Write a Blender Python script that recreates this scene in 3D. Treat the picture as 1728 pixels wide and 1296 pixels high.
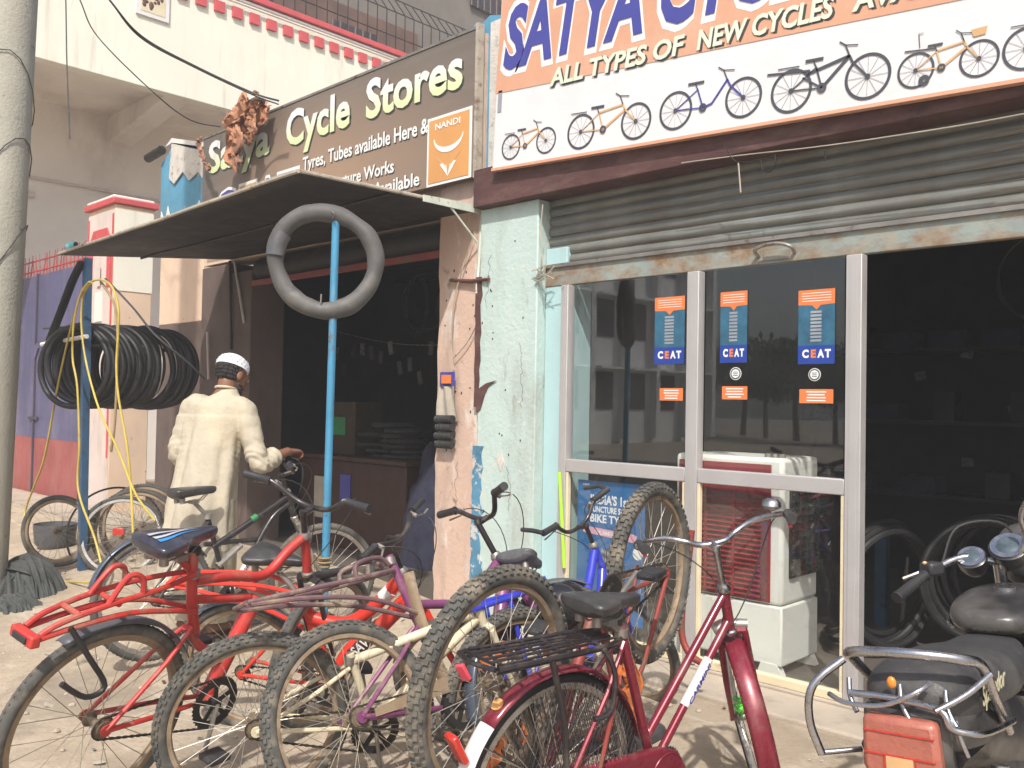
import bpy, bmesh, math, random
from mathutils import Vector, Matrix, Euler, noise
random.seed(7)
V = Vector
PI = math.pi
R_ = math.radians
for o in list(bpy.data.objects):
    bpy.data.objects.remove(o)
scn = bpy.context.scene
COL = scn.collection

# ------------------------------------------------------------------ camera, world, sun
cam = bpy.data.cameras.new('camera')
cam.sensor_width = 36.0
cam.lens = 36.0 * 1500 / 1728
cam.clip_start = 0.05
cam.clip_end = 500
camo = bpy.data.objects.new('camera', cam)
COL.objects.link(camo)
yaw, pitch, roll = R_(44.0), R_(1.34), R_(1.05)
F = V((-math.sin(yaw) * math.cos(pitch), math.cos(yaw) * math.cos(pitch), math.sin(pitch)))
Rt = F.cross(V((0, 0, 1))).normalized()
Up = Rt.cross(F)
R2 = Rt * math.cos(roll) + Up * math.sin(roll)
U2 = -Rt * math.sin(roll) + Up * math.cos(roll)
mw = Matrix((R2, U2, -F)).transposed().to_4x4()
mw.translation = V((0, -4.18, 1.3))
camo.matrix_world = mw
scn.camera = camo

SUN = V((0.83, -1.0, 1.55)).normalized()          # towards the sun
world = bpy.data.worlds.new('World')
scn.world = world
world.use_nodes = True
wn = world.node_tree
wn.nodes.clear()
wo = wn.nodes.new('ShaderNodeOutputWorld')
bg = wn.nodes.new('ShaderNodeBackground')
sky = wn.nodes.new('ShaderNodeTexSky')
sky.sky_type = 'NISHITA'
sky.sun_disc = False
sky.sun_elevation = math.asin(SUN.z)
sky.sun_rotation = math.atan2(SUN.x, SUN.y)
sky.air_density = 1.2
sky.dust_density = 4.0
sky.ozone_density = 1.0
bg.inputs[1].default_value = 0.15
wn.links.new(sky.outputs[0], bg.inputs[0])
wn.links.new(bg.outputs[0], wo.inputs[0])
sl = bpy.data.lights.new('sun', 'SUN')
sl.energy = 4.2
sl.angle = R_(1.2)
sl.color = (1.0, 0.95, 0.89)
so = bpy.data.objects.new('sun', sl)
COL.objects.link(so)
so.rotation_euler = (-SUN).to_track_quat('-Z', 'Y').to_euler()
scn.view_settings.view_transform = 'Standard'
scn.view_settings.look = 'None'
scn.view_settings.gamma = 1
scn.view_settings.exposure = 0.25
scn.render.engine = 'CYCLES'
scn.cycles.max_bounces = 8
scn.cycles.transparent_max_bounces = 12

# ------------------------------------------------------------------ materials
def newmat(name):
    m = bpy.data.materials.new(name)
    m.use_nodes = True
    nt = m.node_tree
    b = nt.nodes['Principled BSDF']
    return m, nt, b

def noise_node(nt, vec, scale, detail=5, rough=.6, stretch=None):
    if stretch:
        mp = nt.nodes.new('ShaderNodeMapping')
        mp.inputs['Scale'].default_value = stretch
        nt.links.new(vec, mp.inputs[0])
        vec = mp.outputs[0]
    n = nt.nodes.new('ShaderNodeTexNoise')
    n.inputs['Scale'].default_value = scale
    n.inputs['Detail'].default_value = detail
    n.inputs['Roughness'].default_value = rough
    nt.links.new(vec, n.inputs['Vector'])
    return n.outputs[0]

def ramp(nt, fac, a, b, ca=0.0, cb=1.0):
    r = nt.nodes.new('ShaderNodeMapRange')
    r.inputs[1].default_value = a
    r.inputs[2].default_value = b
    r.inputs[3].default_value = ca
    r.inputs[4].default_value = cb
    nt.links.new(fac, r.inputs[0])
    return r.outputs[0]

def mixc(nt, fac, c1, c2):
    m = nt.nodes.new('ShaderNodeMix')
    m.data_type = 'RGBA'
    for i, c in ((6, c1), (7, c2)):
        if isinstance(c, tuple):
            m.inputs[i].default_value = (*c, 1)
        else:
            nt.links.new(c, m.inputs[i])
    if isinstance(fac, float):
        m.inputs[0].default_value = fac
    else:
        nt.links.new(fac, m.inputs[0])
    return m.outputs[2]

def mat(name, col, rough=.6, metal=0.0, var=.18, scale=6, bump=.0, bscale=40, layers=(), coat=0.0, spec=.5, sheen=0):
    """layers: (colour, low, high, scale, stretch) patches of another colour where noise is high"""
    m, nt, b = newmat(name)
    tc = nt.nodes.new('ShaderNodeTexCoord')
    vec = tc.outputs['Object']
    n = noise_node(nt, vec, scale)
    lo = tuple(c * (1 - var) for c in col)
    hi = tuple(min(1, c * (1 + var)) for c in col)
    c = mixc(nt, ramp(nt, n, .3, .7), lo, hi)
    for i, (lc, a, bb, sc, st) in enumerate(layers):
        ad = nt.nodes.new('ShaderNodeVectorMath')
        ad.inputs[1].default_value = (3.1 * (i + 1), 1.7 * (i + 1), 5.3 * (i + 1))
        nt.links.new(vec, ad.inputs[0])
        ln = noise_node(nt, ad.outputs[0], sc, 8, .65, st)
        c = mixc(nt, ramp(nt, ln, a, bb), c, lc)
    nt.links.new(c, b.inputs['Base Color'])
    b.inputs['Metallic'].default_value = metal
    b.inputs['Specular IOR Level'].default_value = spec
    rn = noise_node(nt, vec, scale * 3)
    nt.links.new(ramp(nt, rn, .3, .7, max(.02, rough - .1), min(1, rough + .12)), b.inputs['Roughness'])
    if coat:
        b.inputs['Coat Weight'].default_value = coat
        b.inputs['Coat Roughness'].default_value = .12
    if sheen:
        b.inputs['Sheen Weight'].default_value = sheen
    if bump:
        bn = noise_node(nt, vec, bscale, 6)
        bp = nt.nodes.new('ShaderNodeBump')
        bp.inputs['Strength'].default_value = bump
        bp.inputs['Distance'].default_value = .01
        nt.links.new(bn, bp.inputs['Height'])
        nt.links.new(bp.outputs[0], b.inputs['Normal'])
    return m

def glassmat(name, tint=(.965, .975, .97), alpha=.5):
    m, nt, b = newmat(name)
    nt.nodes.remove(b)
    out = nt.nodes['Material Output']
    tr = nt.nodes.new('ShaderNodeBsdfTransparent')
    tr.inputs[0].default_value = (*tint, 1)
    gl = nt.nodes.new('ShaderNodeBsdfGlossy')
    gl.inputs['Roughness'].default_value = .012
    gl.inputs[0].default_value = (.95, .97, 1, 1)
    fr = nt.nodes.new('ShaderNodeFresnel')
    ge = nt.nodes.new('ShaderNodeNewGeometry')
    nt.links.new(ramp(nt, ge.outputs['Backfacing'], 0, 1, 1.6, 1 / 1.6), fr.inputs[0])   # both faces of the pane meet air
    mx = nt.nodes.new('ShaderNodeMixShader')
    nt.links.new(fr.outputs[0], mx.inputs[0])
    nt.links.new(tr.outputs[0], mx.inputs[1])
    nt.links.new(gl.outputs[0], mx.inputs[2])
    # a film of street dust on the pane
    df = nt.nodes.new('ShaderNodeBsdfDiffuse')
    df.inputs[0].default_value = (.45, .43, .38, 1)
    tc = nt.nodes.new('ShaderNodeTexCoord')
    n = noise_node(nt, tc.outputs['Object'], 2.5, 7)
    m2 = nt.nodes.new('ShaderNodeMixShader')
    nt.links.new(ramp(nt, n, .35, .8, .003, .016), m2.inputs[0])
    nt.links.new(mx.outputs[0], m2.inputs[1])
    nt.links.new(df.outputs[0], m2.inputs[2])
    nt.links.new(m2.outputs[0], out.inputs[0])
    return m

DUST = (.42, .36, .27)
RUST = (.17, .07, .03)
M = {}
M['ground'] = mat('ground', (.42, .345, .255), .9, 0, .14, 1.3, .8, 55, (((.29, .235, .17), .47, .68, 1.3, None), ((.52, .45, .36), .52, .75, 6, None), ((.33, .27, .195), .5, .68, 24, None), ((.16, .13, .10), .66, .71, 40, None), ((.20, .165, .125), .55, .70, .7, None), ((.13, .105, .085), .64, .70, 1.9, None), ((.55, .49, .41), .60, .72, 3.2, (.3, 2.2, 1))))
M['asphalt'] = mat('asphalt', (.06, .058, .055), .9, 0, .2, 3, .5, 120)
M['cement'] = mat('cement', (.42, .36, .29), .85, 0, .15, 2, .4, 50, (((.28, .24, .19), .5, .7, 4, None),))
M['white_wall'] = mat('white_wall', (.77, .75, .64), .8, 0, .05, 1, .15, 30, (((.70, .66, .54), .5, .8, 1.5, (3, 3, .4)), ((.46, .41, .31), .58, .85, 4, (2, 2, .15))))
M['mauve_wall'] = mat('mauve_wall', (.76, .70, .63), .85, 0, .08, 1, .2, 30, (((.45, .38, .33), .5, .85, 1.1, (1, 1, .5)),))
M['red_tile'] = mat('red_tile', (.55, .085, .09), .5, 0, .1, 5)
M['upper_wall'] = mat('upper_wall', (.17, .155, .135), .85, 0, .12, 2, .2, 20, (((.16, .14, .12), .5, .8, 2, (2, 2, .5)),))
M['dark_window'] = mat('dark_window', (.045, .035, .04), .3, 0, .4, 3)
M['shutter_brown'] = mat('shutter_brown', (.13, .075, .055), .6, 0, .3, 3)
M['pole_concrete'] = mat('pole_concrete', (.36, .35, .295), .9, 0, .12, 3, .5, 50, (((.36, .33, .27), .5, .8, 5, (1, 1, .3)), ((.12, .11, .1), .62, .75, 14, None)))
M['cream_wall'] = mat('cream_wall', (.66, .50, .37), .85, 0, .08, 2, .3, 40, (((.52, .40, .33), .5, .8, 2, (1, 1, .4)), ((.22, .16, .12), .66, .7, 16, None)))
M['grey_white_wall'] = mat('grey_white_wall', (.60, .52, .48), .85, 0, .08, 2, .3, 40, (((.36, .29, .25), .52, .8, 3, (1, 1, .3)),))
M['shaded_stained_wall'] = mat('shaded_stained_wall', (.13, .095, .082), .85, 0, .1, 2, .3, 40, (((.075, .058, .052), .5, .75, 3, (1, 1, .5)),))  # base colour darkened to carry the shade under the canopy, with streaky stains
M['pink_plaster'] = mat('pink_plaster', (.60, .435, .35), .85, 0, .07, 3, .5, 30, (((.68, .60, .54), .56, .66, 6, (1, 1, .5)), ((.40, .30, .24), .50, .72, 3, (1.6, 1, .4)), ((.30, .21, .16), .58, .70, 9, None), ((.10, .07, .06), .68, .70, 20, None)))
M['cyan_plaster'] = mat('cyan_plaster', (.47, .59, .56), .85, 0, .07, 3, .5, 30, (((.58, .63, .58), .5, .8, 3, (1, 1, .3)), ((.36, .40, .36), .50, .74, 2.2, (1.6, 1, .5)), ((.25, .24, .20), .60, .74, 4.5, (1.5, 1, .6)), ((.60, .60, .55), .63, .67, 11, None), ((.07, .055, .05), .705, .72, 17, None)))
M['cyan_side'] = mat('cyan_side', (.40, .58, .60), .75, 0, .05, 3, .2, 30, (((.28, .42, .44), .55, .8, 3, (1, 1, .3)),))
M['maroon_paint'] = mat('maroon_paint', (.085, .036, .034), .75, 0, .25, 2, .3, 30, (((.15, .09, .075), .48, .75, 4, (1, 1, 3)), ((.05, .03, .03), .56, .7, 9, None)))
M['blue_plaster'] = mat('blue_plaster', (.09, .29, .44), .8, 0, .15, 3, .4, 30, (((.12, .20, .22), .52, .7, 3, (1, 1, .4)), ((.60, .60, .56), .64, .70, 7, None)))
M['blue_chipped'] = mat('blue_chipped', (.08, .23, .36), .8, 0, .2, 5, .4, 30, (((.55, .55, .52), .55, .6, 14, None), ((.06, .08, .1), .6, .68, 9, None)))
M['broken_plaster'] = mat('broken_plaster', (.58, .55, .5), .9, 0, .15, 6, .6, 40, (((.2, .17, .14), .56, .7, 10, None),))
M['shutter_metal'] = mat('shutter_metal', (.19, .195, .175), .55, .35, .25, 3, .15, 60, (((.14, .10, .07), .48, .70, 3, (.3, 1, 5)), ((.28, .32, .31), .54, .72, 4, (.25, 1, 9)), ((.20, .155, .11), .58, .72, 11, (.5, 1, 3))))
M['rusty_cyan'] = mat('rusty_cyan', (.27, .32, .30), .6, .1, .15, 3, .2, 60, (((.24, .15, .085), .42, .60, 4, (1, 1, 2)), ((.34, .29, .22), .50, .66, 9, None)))
M['dark_metal'] = mat('dark_metal', (.03, .028, .026), .5, .4, .3, 5, .1)
M['aluminium'] = mat('aluminium', (.46, .445, .44), .45, .25, .06, 3, .03, 40, (((.36, .33, .29), .58, .8, 5, (1, 1, .3)),))
M['cream_bead'] = mat('cream_bead', (.66, .58, .40), .6, 0, .08, 4, 0, 40, (((.40, .33, .22), .58, .75, 7, None),))
M['glass'] = glassmat('glass')
M['lens_glass'] = mat('lens_glass', (.06, .085, .10), .3, 0, .4, 20, 0, 40, (), .5)
M['gate_blue'] = mat('gate_blue', (.088, .088, .18), .6, 0, .15, 1.5, .2, 20, (((.20, .18, .27), .5, .8, 1.6, (2, 2, .4)), ((.07, .05, .06), .64, .7, 6, None)))
M['gate_red'] = mat('gate_red', (.29, .07, .065), .6, 0, .15, 1.5, .2, 20, (((.34, .15, .14), .5, .8, 1.6, (2, 2, .5)),))
M['gate_seam'] = mat('gate_seam', (.05, .04, .07), .7)
M['red_metal'] = mat('red_metal', (.42, .05, .05), .5, 0, .2, 5)
M['sheet_metal'] = mat('sheet_metal', (.024, .021, .019), .65, .1, .25, 2, .15, 20, (((.022, .018, .015), .5, .7, 3, (1, 4, 1)), ((.06, .045, .032), .6, .7, 6, None)))
M['edge_strip'] = mat('edge_strip', (.45, .40, .33), .6, .1, .2, 8, .1, 40, (((.2, .13, .09), .55, .7, 12, None),))
M['bracket_paint'] = mat('bracket_paint', (.55, .60, .52), .6, 0, .1, 8, .1, 40, (((.25, .15, .1), .6, .68, 20, None),))
M['pole_blue'] = mat('pole_blue', (.06, .26, .43), .5, .1, .15, 5, .1, 40, (((.30, .36, .38), .5, .75, 4, (1, 1, .3)), ((.16, .09, .05), .62, .70, 9, (1, 1, .5)), ((.02, .03, .04), .66, .7, 18, None)))
M['post_blue'] = mat('post_blue', (.038, .095, .18), .55, .1, .2, 5, .1, 40, (((.03, .035, .05), .58, .7, 9, None),))
M['tube_rubber'] = mat('tube_rubber', (.085, .083, .08), .6, 0, .2, 4, .15, 60, (((.20, .19, .17), .5, .8, 3, None), ((.04, .04, .045), .6, .75, 8, None)))
M['black_tyre'] = mat('black_tyre', (.014, .014, .015), .55, 0, .3, 4, .1, 60, (((.05, .048, .045), .58, .8, 6, None),))
M['dusty_tyre'] = mat('dusty_tyre', (.07, .067, .06), .8, 0, .3, 6, .2, 60, (((.21, .18, .135), .50, .70, 5, None), ((.045, .045, .045), .56, .7, 14, None)))
M['knob_tyre'] = mat('knob_tyre', (.075, .074, .068), .85, 0, .3, 9, .2, 60, (((.22, .19, .145), .48, .72, 12, None),))
M['muddy_rim'] = mat('muddy_rim', (.27, .20, .13), .7, .2, .25, 8, .2, 60, (((.36, .33, .29), .55, .7, 6, None), ((.13, .09, .06), .55, .7, 14, None)))
M['steel_rim'] = mat('steel_rim', (.5, .48, .45), .3, .8, .15, 8, .05, 60, (((.25, .18, .12), .6, .75, 9, None),))
M['spoke'] = mat('spoke', (.48, .45, .40), .4, .6, .15, 8)
M['spoke_dirty'] = mat('spoke_dirty', (.30, .26, .20), .6, .4, .2, 8)
M['hub_dirty'] = mat('hub_dirty', (.20, .155, .105), .75, .3, .3, 20, .3, 60, (((.08, .06, .045), .5, .65, 25, None),))
M['red_paint'] = mat('red_paint', (.46, .035, .028), .45, 0, .2, 5, .08, 60, (((.36, .17, .12), .50, .72, 7, None), ((.10, .06, .045), .62, .70, 16, None), ((.42, .33, .25), .64, .76, 11, None)), .15)
M['red2_paint'] = mat('red2_paint', (.66, .042, .026), .4, 0, .12, 5, .04, 60, (((.42, .15, .10), .58, .74, 7, None), ((.11, .06, .045), .67, .72, 18, None)), .2)
M['cream_paint'] = mat('cream_paint', (.60, .54, .38), .55, 0, .1, 6, .1, 60, (((.26, .15, .08), .54, .66, 12, None),))
M['purple_paint'] = mat('purple_paint', (.19, .055, .14), .4, .1, .12, 5, .03, 60, (((.32, .24, .19), .50, .68, 6, None), ((.07, .04, .05), .6, .72, 13, None)), .1)
M['brown_purple'] = mat('brown_purple', (.15, .085, .095), .55, .1, .2, 8, .1, 60, (((.33, .25, .18), .5, .66, 9, None),))
M['blue_paint'] = mat('blue_paint', (.03, .045, .46), .35, 0, .12, 5, 0, 60, (((.20, .20, .32), .55, .74, 8, None), ((.04, .03, .05), .66, .72, 20, None)), .15)
M['black_paint'] = mat('black_paint', (.02, .016, .018), .35, 0, .2, 5, 0, 60, (((.12, .10, .085), .52, .75, 8, None),), .15)
M['white_paint'] = mat('white_paint', (.72, .70, .68), .45, 0, .06, 6, 0, 40, (((.4, .36, .3), .64, .8, 8, None),))
M['maroon_bike'] = mat('maroon_bike', (.20, .018, .035), .28, .25, .12, 5, 0, 60, (((.28, .14, .13), .52, .8, 6, None), ((.33, .25, .2), .66, .8, 14, None)), .4)
M['rust_red'] = mat('rust_red', (.27, .05, .04), .55, .1, .2, 7, .1, 60, (((.16, .09, .06), .5, .65, 9, None),))
M['chrome'] = mat('chrome', (.50, .50, .52), .26, 1.0, .12, 9, .03, 60, (((.24, .20, .16), .54, .72, 14, None),))
M['dull_steel'] = mat('dull_steel', (.33, .31, .28), .45, .7, .2, 9, .05, 40, (((.16, .10, .06), .58, .7, 14, None),))
M['chain'] = mat('chain', (.05, .042, .034), .6, .5, .3, 60, .4, 200, (((.15, .09, .05), .55, .7, 50, None),))
M['black_plastic'] = mat('black_plastic', (.03, .03, .032), .45, 0, .25, 6, .05, 80, (((.12, .11, .10), .58, .8, 6, None),))
M['grey_plastic'] = mat('grey_plastic', (.085, .09, .10), .42, 0, .2, 5, .05, 60, (((.19, .18, .165), .55, .8, 4, None),))
M['smoke_plastic'] = mat('smoke_plastic', (.05, .065, .09), .25, 0, .3, 5, 0, 60, (((.16, .17, .18), .58, .8, 5, None),), .4)
M['saddle_black'] = mat('saddle_black', (.035, .035, .037), .42, 0, .15, 6, .1, 150, (((.10, .095, .09), .55, .85, 4, None),))
M['saddle_blue'] = mat('saddle_blue', (.03, .03, .045), .3, 0, .15, 6, 0, 60, (((.10, .10, .12), .6, .85, 4, None),), .4)
M['decal_blue'] = mat('decal_blue', (.04, .25, .6), .35, 0, .1, 6)
M['decal_silver'] = mat('decal_silver', (.45, .47, .52), .35, 0, .1, 6)
M['decal_white'] = mat('decal_white', (.7, .68, .66), .5, 0, .05, 6)
M['decal_dark'] = mat('decal_dark', (.08, .03, .03), .5)
M['decal_green'] = mat('decal_green', (.03, .2, .08), .5)
M['reflector'] = mat('reflector', (.50, .03, .02), .2, 0, .15, 40, .2, 200, (), .6)
M['pink_plastic'] = mat('pink_plastic', (.72, .08, .12), .4, 0, .1, 6)
M['orange_cloth'] = mat('orange_cloth', (.52, .15, .035), .8, 0, .25, 6, .3, 60, (((.25, .09, .04), .52, .7, 5, None),))
M['torn_cloth'] = mat('torn_cloth', (.42, .20, .11), .85, 0, .25, 5, .4, 40, (((.16, .10, .08), .5, .68, 5, None), ((.52, .33, .22), .58, .72, 8, None)))
M['grey_cloth'] = mat('grey_cloth', (.055, .06, .057), .9, 0, .3, 5, .4, 60, (((.13, .12, .10), .55, .8, 4, None),))
M['hose_yellow'] = mat('hose_yellow', (.50, .38, .07), .5, 0, .15, 8, 0, 40, (((.30, .24, .10), .55, .75, 6, None),))
M['helmet_black'] = mat('helmet_black', (.012, .012, .014), .18, 0, .2, 5, 0, 60, (), .6)
M['stain_oil'] = mat('stain_oil', (.12, .10, .08), .7)
M['wire'] = mat('wire', (.03, .03, .03), .6)
M['string'] = mat('string', (.40, .36, .30), .8)
M['kurta'] = mat('kurta', (.45, .405, .315), .92, 0, .06, 3, .9, 16, (((.60, .50, .34), .55, .85, 3, None),), 0, .2)
M['skin'] = mat('skin', (.20, .092, .055), .55, 0, .12, 9, .08, 120)
M['hair'] = mat('hair', (.02, .017, .016), .7, 0, .3, 30, .6, 300)
M['cap_white'] = mat('cap_white', (.75, .76, .80), .85, 0, .04, 30, .1, 100)
M['cap_pattern'] = mat('cap_pattern', (.38, .42, .50), .85)
M['sandal'] = mat('sandal', (.05, .03, .02), .6)
M['sign_white'] = mat('sign_white', (.70, .69, .70), .5, 0, .04, 2, .5, 2.5, (((.62, .60, .60), .55, .85, 2, None),))
M['sign_orange'] = mat('sign_orange', (.62, .33, .21), .5, 0, .05, 2, .5, 2.5, (((.66, .42, .30), .5, .8, 2, None),))
M['letter_blue'] = mat('letter_blue', (.055, .06, .30), .5, 0, .05, 3)
M['letter_white'] = mat('letter_white', (.80, .80, .78), .5, 0, .03, 3)
M['letter_pale'] = mat('letter_pale', (.66, .73, .58), .5, 0, .03, 3)
M['letter_shadow'] = mat('letter_shadow', (.05, .05, .045), .6)
M['print_dark'] = mat('print_dark', (.06, .065, .08), .6)
M['print_grey'] = mat('print_grey', (.28, .30, .33), .6)
M['print_orange'] = mat('print_orange', (.62, .38, .18), .6)
M['emblem_orange'] = mat('emblem_orange', (.64, .32, .11), .5, 0, .04, 3)
M['ceat_blue'] = mat('ceat_blue', (.015, .05, .30), .4, 0, .06, 3)
M['ceat_teal'] = mat('ceat_teal', (.03, .12, .20), .4, 0, .3, 14)
M['ceat_orange'] = mat('ceat_orange', (.72, .20, .06), .4, 0, .08, 6)
M['poster_blue'] = mat('poster_blue', (.02, .14, .36), .5, 0, .15, 3)
M['poster_pink'] = mat('poster_pink', (.70, .38, .48), .5)
M['neon'] = mat('neon', (.40, .78, .05), .45, 0, .05, 5)
M['cooler_white'] = mat('cooler_white', (.84, .85, .80), .4, 0, .05, 2, 0, 40, (((.50, .50, .42), .6, .85, 3, None),))
M['cooler_red'] = mat('cooler_red', (.27, .022, .03), .55, 0, .2, 6)
M['cooler_pad'] = mat('cooler_pad', (.17, .075, .06), .85, 0, .4, 30, .5, 60)
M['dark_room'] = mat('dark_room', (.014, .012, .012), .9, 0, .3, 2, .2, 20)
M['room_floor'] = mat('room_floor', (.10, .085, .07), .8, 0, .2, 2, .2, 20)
M['wood'] = mat('wood', (.040, .015, .010), .6, 0, .25, 3, .2, 20, (((.08, .03, .02), .5, .7, 2, (1, 1, .2)),))
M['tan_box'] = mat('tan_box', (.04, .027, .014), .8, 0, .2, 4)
M['packet'] = mat('packet', (.07, .07, .07), .3, 0, .4, 12)
M['navy_cloth'] = mat('navy_cloth', (.02, .022, .045), .9, 0, .3, 5, .3, 40)
M['tail_red'] = mat('tail_red', (.36, .115, .08), .4, 0, .12, 25, .3, 90, (((.60, .30, .20), .55, .75, 5, None),), .4)
M['moto_black'] = mat('moto_black', (.022, .022, .024), .35, 0, .2, 4, 0, 60, (((.15, .14, .125), .45, .8, 4, None),), .1)
M['moto_seat'] = mat('moto_seat', (.04, .04, .042), .55, 0, .2, 5, .2, 120, (((.12, .115, .105), .5, .8, 3, None),))
M['gold_print'] = mat('gold_print', (.45, .42, .28), .45)
M['plate_white'] = mat('plate_white', (.62, .60, .52), .5, 0, .08, 5)
M['indicator'] = mat('indicator', (.6, .22, .03), .25)
M['bottle_cyan'] = mat('bottle_cyan', (.10, .55, .62), .25)
M['leaf_a'] = mat('leaf_a', (.05, .085, .03), .7, 0, .4, 2)
M['bark'] = mat('bark', (.12, .09, .06), .9, 0, .3, 6, .4)
M['far_white'] = mat('far_white', (.80, .80, .78), .8, 0, .06, .3)
M['hub_green'] = mat('hub_green', (.12, .62, .07), .8, 0, .2, 30)
M['brown_peg'] = mat('brown_peg', (.13, .055, .045), .6)
M['chain_rope'] = mat('chain_rope', (.30, .22, .12), .8)

# left sign print: charcoal top, warm tan in the lower middle
def signbrown():
    m, nt, b = newmat('sign_brown')
    tc = nt.nodes.new('ShaderNodeTexCoord')
    sp = nt.nodes.new('ShaderNodeSeparateXYZ')
    nt.links.new(tc.outputs['Object'], sp.inputs[0])
    x, z = sp.outputs[0], sp.outputs[2]
    fx = ramp(nt, x, .1, 1.7, 0, 1)
    fx2 = ramp(nt, x, 2.0, 3.9, 1, .25)
    fz = ramp(nt, z, .25, 1.0, 1, .18)
    mu = nt.nodes.new('ShaderNodeMath'); mu.operation = 'MULTIPLY'
    nt.links.new(fx, mu.inputs[0]); nt.links.new(fx2, mu.inputs[1])
    mu2 = nt.nodes.new('ShaderNodeMath'); mu2.operation = 'MULTIPLY'
    nt.links.new(mu.outputs[0], mu2.inputs[0]); nt.links.new(fz, mu2.inputs[1])
    c = mixc(nt, mu2.outputs[0], (.135, .12, .105), (.42, .275, .18))
    n = noise_node(nt, tc.outputs['Object'], 3, 5, .6, (.5, 1, 6))
    c = mixc(nt, ramp(nt, n, .45, .75, 0, .35), c, (.24, .22, .20))
    nt.links.new(c, b.inputs['Base Color'])
    b.inputs['Roughness'].default_value = .45
    return m
M['sign_brown'] = signbrown()
def sign_letters():
    m, nt, b = newmat('letter_gradient')
    tc = nt.nodes.new('ShaderNodeTexCoord')
    sp = nt.nodes.new('ShaderNodeSeparateXYZ')
    nt.links.new(tc.outputs['Object'], sp.inputs[0])
    c = mixc(nt, ramp(nt, sp.outputs[2], .02, .22), (.66, .76, .42), (.78, .78, .80))
    nt.links.new(c, b.inputs['Base Color'])
    b.inputs['Roughness'].default_value = .45
    return m
M['letter_gradient'] = sign_letters()

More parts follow.
